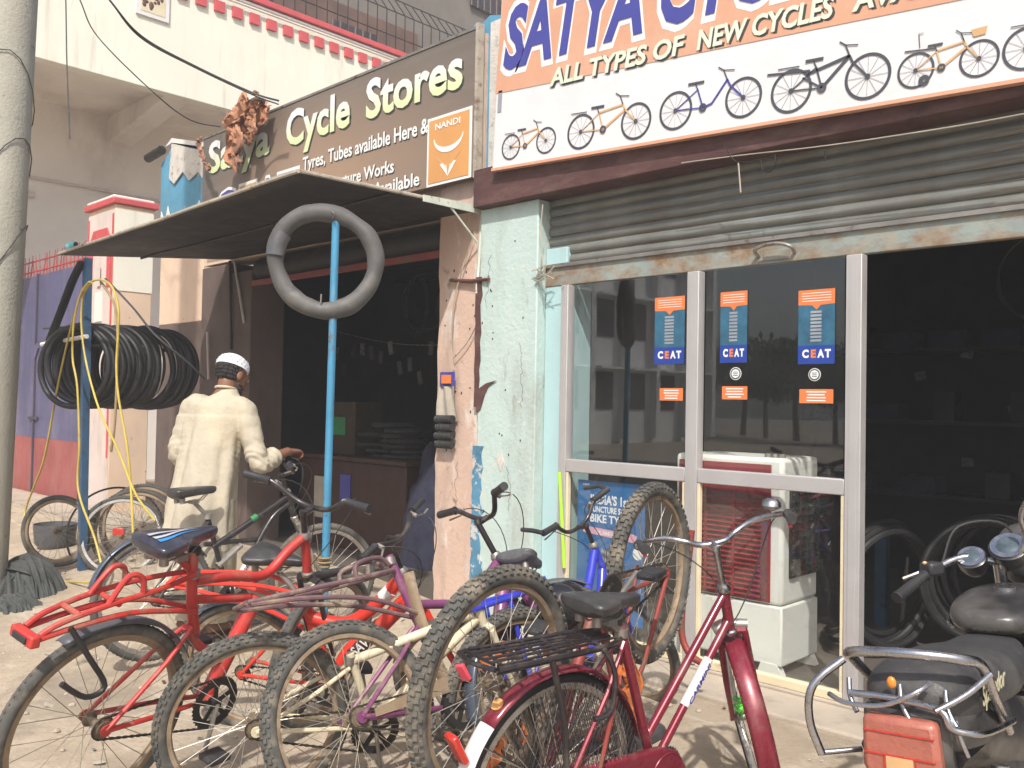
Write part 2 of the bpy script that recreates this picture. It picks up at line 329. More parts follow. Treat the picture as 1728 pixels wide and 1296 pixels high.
# ------------------------------------------------------------------ mesh builder
class MB:
    def __init__(s):
        s.v = []; s.f = []
    def add(s, vs, fs):
        k = len(s.v)
        s.v.extend([tuple(p) for p in vs])
        s.f.extend([tuple(i + k for i in f) for f in fs])
        return s
    def bx(s, x0, x1, y0, y1, z0, z1):
        vs = [(x, y, z) for x in (x0, x1) for y in (y0, y1) for z in (z0, z1)]
        return s.add(vs, [(0, 1, 3, 2), (4, 6, 7, 5), (0, 4, 5, 1), (2, 3, 7, 6), (0, 2, 6, 4), (1, 5, 7, 3)])
    def box(s, c, d, mtx=None):
        c = V(c); k = len(s.v)
        s.bx(-d[0] / 2, d[0] / 2, -d[1] / 2, d[1] / 2, -d[2] / 2, d[2] / 2)
        for i in range(k, len(s.v)):
            p = V(s.v[i])
            if mtx is not None:
                p = mtx @ p
            s.v[i] = tuple(p + c)
        return s
    def tube(s, pts, r, n=8, closed=False, caps=True, flat=1.0, flatdir=None):
        pts = [V(p) for p in pts]
        m = len(pts)
        rs = r if isinstance(r, (list, tuple)) else [r] * m
        rings = []
        prev = None
        for i, p in enumerate(pts):
            if closed:
                t = (pts[(i + 1) % m] - pts[i - 1]).normalized()
            elif i == 0:
                t = (pts[1] - pts[0]).normalized()
            elif i == m - 1:
                t = (pts[-1] - pts[-2]).normalized()
            else:
                t = ((pts[i + 1] - p).normalized() + (p - pts[i - 1]).normalized()).normalized()
            if prev is None:
                a = V(flatdir) if flatdir else (V((0, 0, 1)) if abs(t.z) < .9 else V((1, 0, 0)))
            else:
                a = prev
            u = (a - t * a.dot(t))
            if u.length < 1e-6:
                u = V((0, 1, 0)) - t * t.y
            u.normalize()
            prev = u
            w = t.cross(u)
            rings.append([p + (u * math.cos(2 * PI * j / n) * flat + w * math.sin(2 * PI * j / n)) * rs[i] for j in range(n)])
        return s.loft(rings, closed, caps and not closed)
    def loft(s, rings, closed=False, caps=True):
        n = len(rings[0]); k = len(s.v); m = len(rings)
        for rg in rings:
            s.v.extend([tuple(p) for p in rg])
        for i in range(m if closed else m - 1):
            a = k + i * n; b = k + ((i + 1) % m) * n
            for j in range(n):
                s.f.append((a + j, a + (j + 1) % n, b + (j + 1) % n, b + j))
        if caps:
            s.f.append(tuple(k + j for j in range(n))[::-1])
            s.f.append(tuple(k + (m - 1) * n + j for j in range(n)))
        return s
    def torus(s, c, R, r, axis='y', n=48, k=10, sq=1.0, a0=0, a1=2 * PI):
        full = abs(a1 - a0 - 2 * PI) < 1e-6
        c = V(c); rings = []
        cnt = n if full else n + 1
        for i in range(cnt):
            a = a0 + (a1 - a0) * i / n
            rg = []
            for j in range(k):
                b = 2 * PI * j / k
                rr = R + r * math.cos(b); h = r * math.sin(b) * sq
                x, z = rr * math.cos(a), rr * math.sin(a)
                rg.append(c + (V((x, h, z)) if axis == 'y' else V((x, z, h)) if axis == 'z' else V((h, x, z))))
            rings.append(rg)
        return s.loft(rings, full, not full)
    def lathe(s, prof, c=(0, 0, 0), axis='y', n=16, mtx=None):
        rings = []
        for (r, h) in prof:
            rg = []
            for j in range(n):
                a = 2 * PI * j / n
                x, z = r * math.cos(a), r * math.sin(a)
                p = V((x, h, z)) if axis == 'y' else V((x, z, h)) if axis == 'z' else V((h, x, z))
                if mtx is not None:
                    p = mtx @ p
                rg.append(p + V(c))
            rings.append(rg)
        return s.loft(rings)
    def prism(s, poly, d):
        """poly: 3D points; extruded by vector d"""
        n = len(poly); d = V(d)
        vs = [V(p) for p in poly] + [V(p) + d for p in poly]
        fs = [tuple(range(n))[::-1], tuple(range(n, 2 * n))] + [(i, (i + 1) % n, (i + 1) % n + n, i + n) for i in range(n)]
        return s.add(vs, fs)
    def grid(s, fn, nu, nv):
        k = len(s.v)
        for i in range(nu + 1):
            for j in range(nv + 1):
                s.v.append(tuple(fn(i / nu, j / nv)))
        for i in range(nu):
            for j in range(nv):
                a = k + i * (nv + 1) + j
                s.f.append((a, a + 1, a + nv + 2, a + nv + 1))
        return s
    def ellipsoid(s, c, d, mtx=None, n=14, m=9):
        rings = []
        for i in range(m + 1):
            t = PI * i / m
            t = min(max(t, .02), PI - .02)
            rg = []
            for j in range(n):
                a = 2 * PI * j / n
                p = V((d[0] * math.sin(t) * math.cos(a), d[1] * math.sin(t) * math.sin(a), -d[2] * math.cos(t)))
                if mtx is not None:
                    p = mtx @ p
                rg.append(p + V(c))
            rings.append(rg)
        return s.loft(rings)
    def mesh(s, name, m, smooth=True):
        me = bpy.data.meshes.new(name)
        me.from_pydata(s.v, [], s.f)
        me.materials.append(m)
        bm = bmesh.new(); bm.from_mesh(me)
        bmesh.ops.recalc_face_normals(bm, faces=bm.faces)
        bm.to_mesh(me); bm.free()
        if smooth:
            me.polygons.foreach_set('use_smooth', [True] * len(me.polygons))
            me.set_sharp_from_angle(angle=R_(40))
        return me

def link(me, name, parent=None, loc=None, mtx=None, kind=None, label=None):
    o = bpy.data.objects.new(name, me)
    COL.objects.link(o)
    if parent is not None:
        o.parent = parent
    if loc is not None:
        o.location = loc
    if mtx is not None:
        o.matrix_local = mtx
    if kind:
        o['kind'] = kind
    if label:
        o['label'] = label
    return o

def part(name, mb, m, parent=None, bev=0, smooth=True, kind=None, label=None, loc=None):
    me = mb.mesh(name, M[m] if isinstance(m, str) else m, smooth)
    o = link(me, name, parent, loc=loc, kind=kind, label=label)
    if bev:
        b = o.modifiers.new('bevel', 'BEVEL')
        b.width = bev; b.segments = 2; b.limit_method = 'ANGLE'; b.angle_limit = R_(50)
    return o

def tag(o, label, cat, group=None):
    o['label'] = label; o['category'] = cat
    if group:
        o['group'] = group
    return o

def thing(name, label, cat, loc=(0, 0, 0), rot=(0, 0, 0), group=None, s=1.0):
    o = bpy.data.objects.new(name, None)
    COL.objects.link(o)
    o.location = loc; o.rotation_euler = rot; o.scale = (s, s, s)
    o.empty_display_size = .1
    return tag(o, label, cat, group)

def struct(name, mb, m, **k):
    o = part(name, mb, m, **k)
    o['kind'] = 'structure'
    return o

def copy_tree(o, parent=None):
    c = o.copy()
    COL.objects.link(c)
    c.parent = parent
    for ch in [q for q in bpy.data.objects if q.parent == o]:
        copy_tree(ch, c)
    return c

def text(body, width, cap, m, name, parent, x, z, y=0.0, shear=0.0, off=.012, thick=.001, spacing=1.0, align='LEFT', rotx=True, mtx=None):
    """flat lettering in the XZ plane facing -Y; scaled so that its width and capital height fit"""
    cu = bpy.data.curves.new('lettering', 'FONT')
    cu.body = body; cu.size = 1; cu.shear = shear; cu.offset = off; cu.space_character = spacing
    cu.extrude = .0; cu.resolution_u = 3
    ob = bpy.data.objects.new('tmp', cu)
    me = bpy.data.meshes.new_from_object(ob)
    bpy.data.objects.remove(ob)
    xs = [v.co.x for v in me.vertices]
    x0, x1 = min(xs), max(xs)
    sx = width / (x1 - x0) if width else cap / .73
    sy = cap / .73
    for v in me.vertices:
        v.co = V(((v.co.x - x0) * sx, 0, v.co.y * sy))
    bm = bmesh.new(); bm.from_mesh(me)
    bmesh.ops.solidify(bm, geom=bm.faces[:], thickness=thick)
    bmesh.ops.recalc_face_normals(bm, faces=bm.faces)
    bm.to_mesh(me); bm.free()
    me.materials.clear(); me.materials.append(M[m])
    me.polygons.foreach_set('use_smooth', [False] * len(me.polygons))
    return link(me, name, parent, loc=(x, y, z)) if mtx is None else link(me, name, parent, mtx=mtx)

def voxel(mb, name, m, parent, size=.008, smooth_it=2, fn=None):
    me = mb.mesh('tmp', M[m])
    o = bpy.data.objects.new('tmp', me)
    COL.objects.link(o)
    md = o.modifiers.new('r', 'REMESH'); md.mode = 'VOXEL'; md.voxel_size = size
    if smooth_it:
        sm = o.modifiers.new('s', 'SMOOTH'); sm.iterations = smooth_it; sm.factor = .5
    dg = bpy.context.evaluated_depsgraph_get()
    me2 = bpy.data.meshes.new_from_object(o.evaluated_get(dg))
    bpy.data.objects.remove(o)
    if fn:
        cs = [(v.co.copy(), v.normal.copy()) for v in me2.vertices]
        me2.vertices.foreach_set('co', [q for c_, n_ in cs for q in fn(c_, n_)])
        me2.update()
    me2.materials.clear(); me2.materials.append(M[m])
    me2.polygons.foreach_set('use_smooth', [True] * len(me2.polygons))
    me2.name = name
    return link(me2, name, parent)

def bez(p0, p1, p2, p3, n=12):
    p0, p1, p2, p3 = V(p0), V(p1), V(p2), V(p3)
    return [p0 * (1 - t) ** 3 + p1 * 3 * t * (1 - t) ** 2 + p2 * 3 * t * t * (1 - t) + p3 * t ** 3 for t in [i / n for i in range(n + 1)]]

def crom(pts, k=6, closed=False):
    pts = [V(p) for p in pts]; out = []; m = len(pts)
    for i in range(m if closed else m - 1):
        if closed:
            a, b, c, d = pts[i - 1], pts[i], pts[(i + 1) % m], pts[(i + 2) % m]
        else:
            a, b, c, d = pts[max(i - 1, 0)], pts[i], pts[i + 1], pts[min(i + 2, m - 1)]
        for j in range(k):
            t = j / k
            out.append(.5 * ((2 * b) + (c - a) * t + (2 * a - 5 * b + 4 * c - d) * t * t + (3 * b - a - 3 * c + d) * t ** 3))
    if not closed:
        out.append(pts[-1])
    return out

def gz(y):
    """height of the ground at a distance from the shop fronts"""
    if y >= -.6: return 0.0 if y < .6 else 0.0
    if y <= -2.6: return -.2
    return -.2 * (-.6 - y) / 2.0

CP = V((0, -4.18, 1.3))
def ray(px, py):
    return F + R2 * ((px - 864) / 1500) - U2 * ((py - 648) / 1500)
def W(px, py, y):
    """the point of the plane Y = y (parallel to the shop fronts) on a line of sight of the photograph"""
    d = ray(px, py)
    return CP + d * ((y - CP.y) / d.y)
def ground_z(x, y):
    t = min(1, max(0, (-.6 - y) / 1.9))
    near = -.02 if x < -5.6 else (-.13 if x > -4.4 else -.02 - .11 * (x + 5.6) / 1.2)
    return near * (1 - t) + (-.19) * t

# ================================================================== SETTING
g = MB()
xs = [-120, -60, -30, -20, -16] + [-15 + i * .5 for i in range(37)] + [6, 10, 20, 60, 120]
ys = [-120, -60, -30, -15, -9] + [-8 + i * .3 for i in range(34)] + [4, 8, 20, 60, 120]
def gh(x, y):
    near = -15 < x < 4 and -6 < y < 1
    return ground_z(x, y) + (noise.noise(V((x * .9, y * .9, 0))) * .012 if near else 0)
k = 0
for x in xs:
    for y in ys:
        g.v.append((x, y, gh(x, y)))
ny = len(ys)
for i in range(len(xs) - 1):
    for j in range(ny - 1):
        a = i * ny + j
        g.f.append((a, a + ny, a + ny + 1, a + 1))
struct('ground', g, 'ground')
r = MB(); r.bx(-120, 120, -16, -8, -.35, -.182)
struct('road', r, 'asphalt')
# cement apron of tiles between gate and left shop
random.seed(3)
p = MB(); p.bx(-14.4, -8.2, -.62, -.06, -.2, .0)
ap = struct('pavement', p, 'cement')
for i in range(12):
    t = MB(); t.bx(0, .49, 0, .52, 0, .02)
    if i == 0:
        tm = t.mesh('paving_slab', M['cement'], False)
    o = link(tm, 'paving_slab', ap, loc=(-14.3 + i * .5, -.6, .001 + random.random() * .006))
# small stones and litter on the ground
st = MB()
for i in range(420):
    x = random.uniform(-8.5, .2); y = random.uniform(-4.2, -.35)
    s = random.choice([.004, .006, .008, .012, .016]) * random.uniform(.7, 1.3)
    z = gh(x, y) + s * .3
    st.ellipsoid((x, y, z), (s, s * random.uniform(.6, 1.2), s * .6), Matrix.Rotation(random.random() * 6, 3, 'Z'), 6, 4)
part('gravel', st, 'cement', kind='stuff')['label'] = 'small stones scattered over the sandy ground'
for nm, m_, n_, sz in (('litter', 'string', 45, .018), ('litter', 'print_grey', 25, .014), ('dry_leaves', 'brown_peg', 70, .016), ('litter', 'ceat_blue', 8, .014)):
    st = MB()
    for i in range(n_):
        x = random.uniform(-8.5, .2); y = random.uniform(-4.0, -.3); s = sz * random.uniform(.5, 1.5)
        z = gh(x, y) + .004
        m3 = Euler((random.uniform(-.5, .5), random.uniform(-.5, .5), random.random() * 6)).to_matrix()
        st.add([V((x, y, z + .004)) + m3 @ V(q) for q in ((-s, -s * .5, 0), (0, -s * .6, .003), (s, -s * .3, 0), (s * .8, s * .5, .002), (0, s * .6, 0), (-s, s * .4, .003))], [(0, 1, 4, 5), (1, 2, 3, 4)])
    part(nm, st, m_, kind='stuff')['label'] = 'scraps and dry leaves scattered over the ground' 

# ------------------------------------------------------------------ right shop
B = thing('shop_building', 'cyan and maroon cycle shop with raised rolling shutter and glazed front', 'building', (-3.8, 0, 0))
B.location = (0, 0, 0)
b = MB(); b.bx(-4.33, -3.802, -.03, .45, -.25, 2.615)
part('pillar', b, 'cyan_plaster', B, .008)
b = MB(); b.bx(-3.798, -3.625, .05, .3, -.2, 2.3)
part('jamb', b, 'cyan_side', B, .004)
b = MB(); b.bx(-4.335, 1.6, -.10, .2, 2.617, 2.872)
part('beam', b, 'maroon_paint', B, .006)
b = MB(); b.bx(-4.30, 1.6, .0, .2, 2.875, 3.9); part('parapet', b, 'broken_plaster', B)
b = MB()
pts = [(-4.49, 2.86), (-4.202, 2.86), (-4.202, 3.93), (-4.33, 3.965), (-4.40, 3.93), (-4.49, 3.945)]
b.prism([(x, .02, z) for x, z in pts], (0, .25, 0)); part('parapet_end', b, 'blue_plaster', B)
# peeled remains of maroon and blue paint where the two pillars meet
def blob(pts, y, m, name, par, lab=None, th=.004):
    q = MB(); q.prism([(x, y, z) for x, z in pts], (0, -th, 0))
    return part(name, q, m, par, smooth=False, label=lab)
def edge(x0, x1, z0, z1, n=14, j=.012, side=1):
    L = [(x0 + random.uniform(-j, j) * .4, z0 + (z1 - z0) * i / n) for i in range(n + 1)]
    Rr = [(x1 + random.uniform(-j, j), z1 + (z0 - z1) * i / n) for i in range(n + 1)]
    return L + Rr
blob(edge(-4.36, -4.305, 1.28, 2.16), -.031, 'maroon_paint', 'paint_remains', B, 'strip of old maroon paint')
blob([(-4.32, 1.40), (-4.24, 1.44), (-4.14, 1.46), (-4.22, 1.42), (-4.255, 1.36), (-4.29, 1.27), (-4.33, 1.24)], -.0362, 'maroon_paint', 'paint_remains', B, 'chip of old maroon paint')
blob(edge(-4.365, -4.27, .05, 1.02, 20, .022), -.031, 'blue_chipped', 'paint_remains', B, 'strip of flaking blue paint')
blob([(-4.14, .95), (-4.09, .99), (-4.07, .93), (-4.09, .86)], -.031, 'broken_plaster', 'paint_remains', B, 'torn paper scrap')
q = MB()
for i in range(15):
    x = random.uniform(-4.30, -3.85) if i % 3 else random.gauss(-4.2, .03); z = random.uniform(.4, 2.5) if i % 3 else random.gauss(1.95, .15)
    q.ellipsoid((x, -.031, z), (.006, .004, random.uniform(.005, .014)), None, 6, 4)
for i in range(16):
    x = random.uniform(-4.72, -4.36); z = random.uniform(.9, 2.45)
    q.ellipsoid((x, -.001, z), (.007, .004, random.uniform(.005, .012)), None, 6, 4)
part('nail_hole', q, 'wire', B, kind='stuff')
q = MB()
for x0, z0, n, yy in ((-4.22, 2.3, 16, -.0305), (-3.95, 1.7, 20, -.0305), (-4.05, .9, 14, -.0305), (-4.60, 2.0, 14, -.0005), (-4.55, .9, 16, -.0005)):
    pts = [V((x0, yy, z0))]
    for i in range(n): pts.append(pts[-1] + V((random.gauss(0, .012), 0, -random.uniform(.012, .03))))
    q.tube(pts, .0014, 4)
part('crack', q, 'wire', B, kind='stuff')
# shutter
sh = bpy.data.objects.new('shutter', None); COL.objects.link(sh); sh.parent = B
def slatmesh(L, h):
    prof = []
    n = 8
    for i in range(n + 1):
        a = i / n
        prof.append((-.014 * math.sin(PI * a) ** .8, a * h * .86))
    prof += [(.004, h * .9), (.006, h), (.010, h), (.010, 0)]
    m = MB()
    m.loft([[V((L * i / 26, y + .0016 * math.sin(i * 1.7), z + .001 * math.sin(i * 2.3))) for y, z in prof] for i in range(27)])
    return m.mesh('slat', M['shutter_metal'])
sm = slatmesh(5.3, .064)
for i in range(10):
    link(sm, 'slat', sh, loc=(-3.795, .085 + random.uniform(-.002, .002), 2.195 + i * .064))
b = MB(); b.bx(-3.80, 1.5, .045, .085, 2.055, 2.185)
bar = part('bottom_bar', b, 'rusty_cyan', B, .006)
b = MB(); b.bx(-3.80, 1.5, .028, .05, 2.174, 2.196); part('bar_lip', b, 'dull_steel', bar)
hp = [V((-2.30, .045, 2.10)), V((-2.30, .0, 2.125)), V((-2.24, -.01, 2.145)), V((-2.16, -.01, 2.145)), V((-2.10, 0, 2.125)), V((-2.10, .045, 2.10))]
b = MB(); b.tube(crom(hp, 4), .010, 8); part('handle', b, 'dull_steel', bar)
b = MB(); b.box((-2.20, .04, 2.098), (.14, .01, .05)); part('handle_plate', b, 'rusty_cyan', bar, .002)
# glazing
def mull(x0, x1, z0=-.085, z1=2.05, nm='mullion'):
    b = MB(); b.bx(x0, x1, -.005, .06, z0, z1)
    o = part(nm, b, 'aluminium', B, .004)
    b = MB(); b.bx(x0 + .022, x1 - .022, -.009, -.0052, z0 + .01, z1 - .01)
    part('groove', b, 'aluminium', o)
mull(-3.622, -3.565); mull(-2.705, -2.63); mull(-1.812, -1.735)
for x0, x1 in ((-3.565, -2.705), (-2.63, -1.812)):
    b = MB(); b.bx(x0 + .001, x1 - .001, -.002, .058, .895, .972); part('transom', b, 'aluminium', B, .005)
    b = MB(); b.bx(x0 + .001, x1 - .001, -.001, .05, -.09, -.045); part('bottom_rail', b, 'cream_bead', B, .004)
    for (xx0, xx1, z0, z1) in ((x0, x0 + .02, -.045, .895), (x1 - .02, x1, -.045, .895)):
        b = MB(); b.bx(xx0 + .0015, xx1 - .0015, .002, .03, z0, z1 - .001); part('glazing_bead', b, 'cream_bead', B, .002)
    for z0, z1 in ((-.044, .894), (.973, 2.05)):
        b = MB(); b.bx(x0 + .021, x1 - .021, .033, .038, z0, z1); part('pane', b, 'glass', B, smooth=False)
b = MB(); b.bx(-3.62, 1.5, -.01, .08, -.16, -.0905); part('sill', b, 'cement', B, .01)
# interior of right shop
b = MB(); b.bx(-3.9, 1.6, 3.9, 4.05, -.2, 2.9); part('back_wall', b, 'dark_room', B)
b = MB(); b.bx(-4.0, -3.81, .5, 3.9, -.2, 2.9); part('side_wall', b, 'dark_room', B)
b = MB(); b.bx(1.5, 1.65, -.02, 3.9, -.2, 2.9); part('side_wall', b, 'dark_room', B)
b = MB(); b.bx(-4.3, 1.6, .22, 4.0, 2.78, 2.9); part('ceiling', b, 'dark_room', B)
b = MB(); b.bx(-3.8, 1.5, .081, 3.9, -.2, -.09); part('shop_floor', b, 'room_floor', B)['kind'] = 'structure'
b = MB(); b.bx(-4.4, 1.7, .0, 4.1, 3.9, 3.96)
# plinth step in front
pl = MB(); pl.bx(-3.79, 1.6, -.34, -.011, -.3, -.105); struct('step', pl, 'cement', bev=.012)

# ------------------------------------------------------------------ left shop
A = thing('repair_shop_building', 'old peach plastered repair shop with dark open front under tin canopy', 'building')
b = MB()
pr = [(-4.775, -.25)]
for i in range(26):
    pr.append((-4.775 + random.uniform(-.012, .010), -.2 + i * .11))
pr += [(-4.775, 2.84), (-4.336, 2.84), (-4.336, -.25)]
b.prism([(x, 0, z) for x, z in pr], (0, .4, 0))
part('pillar', b, 'pink_plaster', A, smooth=False)
b = MB(); b.bx(-7.78, -7.38, .0, .35, -.1, 2.5); part('jamb', b, 'shaded_stained_wall', A, .01)
b = MB(); b.bx(-8.38, -7.79, .02, .3, -.1, 2.6); part('pier', b, 'shaded_stained_wall', A, .01)
b = MB(); b.bx(-8.4, -4.778, .05, .3, 2.63, 3.84); part('parapet', b, 'cream_wall', A)
b = MB(); b.bx(-4.776, -4.34, .003, .3, 2.842, 3.84); part('parapet', b, 'pink_plaster', A)
b = MB(); b.tube([(-7.379, .12, 2.50), (-4.78, .12, 2.50)], .115, 16); part('shutter_drum', b, 'sheet_metal', A)
b = MB(); b.bx(-7.378, -4.778, .0, .03, 2.345, 2.395); part('lintel_angle', b, 'rust_red', A, .003)
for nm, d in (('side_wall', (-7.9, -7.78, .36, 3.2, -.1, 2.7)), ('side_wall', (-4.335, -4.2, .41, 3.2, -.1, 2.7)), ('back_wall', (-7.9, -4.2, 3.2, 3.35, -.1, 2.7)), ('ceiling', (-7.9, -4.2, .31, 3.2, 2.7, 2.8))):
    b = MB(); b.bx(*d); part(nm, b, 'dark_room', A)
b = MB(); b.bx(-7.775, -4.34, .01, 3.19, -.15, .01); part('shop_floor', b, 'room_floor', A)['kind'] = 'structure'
# hanging old strips on the jamb
for (px0, py0, px1, py1, m_) in ((395, 440, 412, 545, 'broken_plaster'), (388, 440, 390, 590, 'dark_metal'), (350, 560, 352, 640, 'grey_white_wall')):
    a, c = W(px0, py0, -.01), W(px1, py1, -.01)
    b = MB(); b.tube([a, (a + c) / 2 + V((.02, -.01, 0)), c], .012, 6); part('loose_strip', b, m_, A)

# corner pillar with blue top and broken cap
Cn = thing('corner_pillar', 'tall pillar left of the sign, blue at the top with broken white cap', 'pillar')
b = MB(); b.bx(-9.62, -8.62, .15, .6, -.1, 2.1); part('base', b, 'shaded_stained_wall', Cn, .01)
b = MB(); b.bx(-9.62, -8.62, .15, .6, 2.101, 3.15); part('shaft', b, 'cream_wall', Cn, .01)
b = MB()
b.prism([(x, .149, z) for x, z in [(-9.66, 3.151), (-8.62, 3.151), (-8.62, 3.88), (-8.9, 3.94), (-9.38, 4.08), (-9.5, 4.0), (-9.68, 3.9)]], (0, .45, 0)); part('blue_shaft', b, 'blue_plaster', Cn, .015)
random.seed(11)
b = MB()
b.prism([(x, .14, z) for x, z in [(-9.42, 3.70), (-9.30, 3.62), (-9.1, 3.72), (-8.95, 3.60), (-8.75, 3.66), (-8.62, 3.55), (-8.61, 3.86), (-8.9, 3.93), (-9.38, 4.08)]], (0, -.012, 0)); part('bare_plaster', b, 'broken_plaster', Cn, smooth=False)
b = MB(); b.prism([(x, .12, z) for x, z in [(-9.52, 4.06), (-9.36, 4.13), (-8.58, 3.93), (-8.6, 3.89), (-9.36, 4.08)]], (0, .4, 0)); part('cap', b, 'white_paint', Cn, smooth=False)
b = MB(); b.prism([(x, .14, z) for x, z in [(-9.0, 3.152), (-8.95, 3.32), (-8.8, 3.26), (-8.72, 3.36), (-8.64, 3.24), (-8.63, 3.152)]], (0, -.008, 0)); part('bare_plaster', b, 'white_paint', Cn, smooth=False)
b = MB(); b.prism([(x, .14, z) for x, z in [(-9.62, 3.152), (-9.6, 3.36), (-9.5, 3.22), (-9.44, 3.40), (-9.36, 3.22), (-9.3, 3.152)]], (0, -.008, 0)); part('bare_plaster', b, 'white_paint', Cn, smooth=False)
b = MB(); b.tube([(-9.9, .1, 4.0), (-9.55, .1, 4.03)], .05, 10); part('pipe_end', b, 'dark_metal', Cn)
rp = [(-9.2, 3.6), (-9.18, 4.12), (-9.08, 4.33), (-8.9, 4.43), (-8.65, 4.44), (-8.42, 4.34), (-8.33, 4.2), (-8.3, 3.6)]
b = MB(); b.prism([(x, .61, z) for x, z in rp], (0, .4, 0))
tag(part('rounded_post', b, 'blue_plaster', None, .04), 'round topped blue plaster post behind the left end of the brown sign', 'post')

# compound wall + gate pillar
G = thing('gate_pillar', 'white gate pillar with red cap and painted red arch beside the gate', 'pillar')
b = MB(); b.bx(-11.3, -10.5, .0, .45, -.2, 3.56); part('shaft', b, 'cream_wall', G, .01)
b = MB(); b.bx(-11.29, -10.51, -.006, -.001, .0, 3.50); part('front_face', b, 'grey_white_wall', G)
b = MB(); b.bx(-11.36, -10.47, -.04, .5, 3.561, 3.63); part('cap', b, 'red_tile', G, .01)
b = MB(); b.bx(-10.499, -10.492, .0, .449, 2.55, 3.5); part('side_face', b, 'white_wall', G)
b = MB(); b.bx(-11.30, -10.50, -.03, .46, 3.631, 3.665); part('cap_top', b, 'white_paint', G, .01)
arch = [(-11.22, 2.6), (-11.22, 3.15), (-11.1, 3.3), (-10.7, 3.3), (-10.58, 3.15), (-10.58, 2.6), (-10.68, 2.6), (-10.68, 3.08), (-10.76, 3.17), (-11.04, 3.17), (-11.12, 3.08), (-11.12, 2.6)]
b = MB(); b.prism([(x, -.0065, z) for x, z in arch], (0, -.012, 0)); part('arch_trim', b, 'red_tile', G, smooth=False)
for x0, x1 in ((-10.56, -10.52), (-11.28, -11.25)):
    b = MB(); b.bx(x0, x1, -.014, -.0065, .6, 3.45); part('edge_trim', b, 'red_tile', G)
b = MB(); b.bx(-11.0, -10.8, -.02, -.0065, 2.2, 2.55); part('shrine_panel', b, 'mauve_wall', G)
b = MB(); b.bx(-10.95, -10.85, -.026, -.0205, 2.62, 2.85); part('shrine_panel', b, 'grey_white_wall', G)

# gate
Gt = thing('compound_gate', 'tall metal gate painted blue above and red below with red spikes', 'gate')
for x0, x1 in ((-14.6, -13.10), (-13.06, -11.42)):
    b = MB(); b.bx(x0, x1, .02, .05, .74, 2.95); part('blue_panel', b, 'gate_blue', Gt)
    b = MB(); b.bx(x0, x1, .02, .05, -.12, .738); part('red_panel', b, 'gate_red', Gt)
b = MB(); b.bx(-13.10, -13.06, .0, .03, -.12, 2.97); part('meeting_stile', b, 'gate_seam', Gt)
b = MB(); b.bx(-11.42, -11.36, .0, .06, -.12, 2.97); part('stile', b, 'gate_seam', Gt)
b = MB(); b.bx(-13.25, -12.9, -.01, .012, .98, 1.02); part('bolt', b, 'gate_seam', Gt)
b = MB(); b.prism([(x, .015, z) for x, z in [(-13.2, 1.95), (-13.08, 1.80), (-12.96, 1.95), (-13.0, 2.02), (-13.08, 1.98), (-13.16, 2.02)]], (0, -.02, 0)); part('heart_latch', b, 'gate_blue', Gt)
for z in (3.02, 3.16):
    b = MB(); b.tube([(-14.6, .035, z), (-11.36, .035, z)], .012, 6); part('spike_rail', b, 'red_metal', Gt)
sp = MB(); sp.tube([(0, 0, 0), (0, 0, .30)], [.011, .004], 6)
spm = sp.mesh('spike', M['red_metal'])
random.seed(5)
for i in range(26):
    o = link(spm, 'spike', Gt, loc=(-14.55 + i * .123, .035, 2.951))
    o.rotation_euler = (random.uniform(-.08, .08), random.uniform(-.15, .15), 0)

# ------------------------------------------------------------------ balcony building
H = thing('balcony_building', 'large cream building with deep balcony and row of red squares', 'building')
X0 = -12.0
b = MB(); b.bx(X0 - .18, X0, -6, 14, 5.54, 7.24); part('balcony_front', b, 'white_wall', H, .01)
b = MB(); b.bx(X0 - .26, X0 + .06, -6, 14, 7.241, 7.33); part('coping', b, 'red_tile', H, .01)
b = MB(); b.bx(X0 + .002, X0 + .03, -6, 14, 7.19, 7.215); part('trim_line', b, 'white_paint', H)
b = MB(); b.tube([(X0 + .05, -6, 7.135), (X0 + .05, 14, 7.135)], .016, 6); part('conduit', b, 'mauve_wall', H)
b = MB(); b.bx(-14.3, X0 - .181, -6, 14, 5.72, 5.86); part('soffit', b, 'mauve_wall', H)
b = MB(); b.bx(-14.6, -14.3, -6, 14, -.2, 5.86); part('ground_wall', b, 'mauve_wall', H)
for y in (-2.6, 1.35, 5.3):
    b = MB(); b.prism([(x, y, z) for x, z in [(-14.299, 5.719), (X0 - .19, 5.719), (X0 - .19, 5.6), (-14.299, 5.30)]], (0, .35, 0)); part('bracket_beam', b, 'mauve_wall', H)
tl = MB(); tl.box((0, 0, 0), (.05, .155, .155)); tlm = tl.mesh('red_square', M['red_tile'], False)
for i in range(40):
    link(tlm, 'red_square', H, loc=(X0 + .02, -2.55 + i * .283, 6.99))
Pq = thing('wall_plaque', 'framed square plaque with brown ornament on the cream balcony wall', 'plaque')
b = MB(); b.bx(X0 + .001, X0 + .03, .78, 1.24, 6.50, 7.1); part('frame', b, 'white_paint', Pq, .005)
b = MB(); b.bx(X0 + .0305, X0 + .034, .84, 1.18, 6.56, 7.05); part('picture', b, 'cream_bead', Pq)
random.seed(8)
b = MB()
for i in range(26):
    y, z = random.uniform(.88, 1.14), random.uniform(6.6, 7.0)
    b.ellipsoid((X0 + .036, y, z), (.006, random.uniform(.02, .045), random.uniform(.02, .05)), None, 7, 5)
part('ornament', b, 'brown_peg', Pq)
# pipes on the wall beneath the balcony
for y0, y1, z, rr in ((-.9, 2.6, 4.55, .02), (-1.1, .3, 4.30, .05)):
    b = MB(); b.tube([(-14.25, y0, z), (-14.25, y1, z - .02)], rr, 8); part('wall_pipe', b, 'grey_white_wall', H)
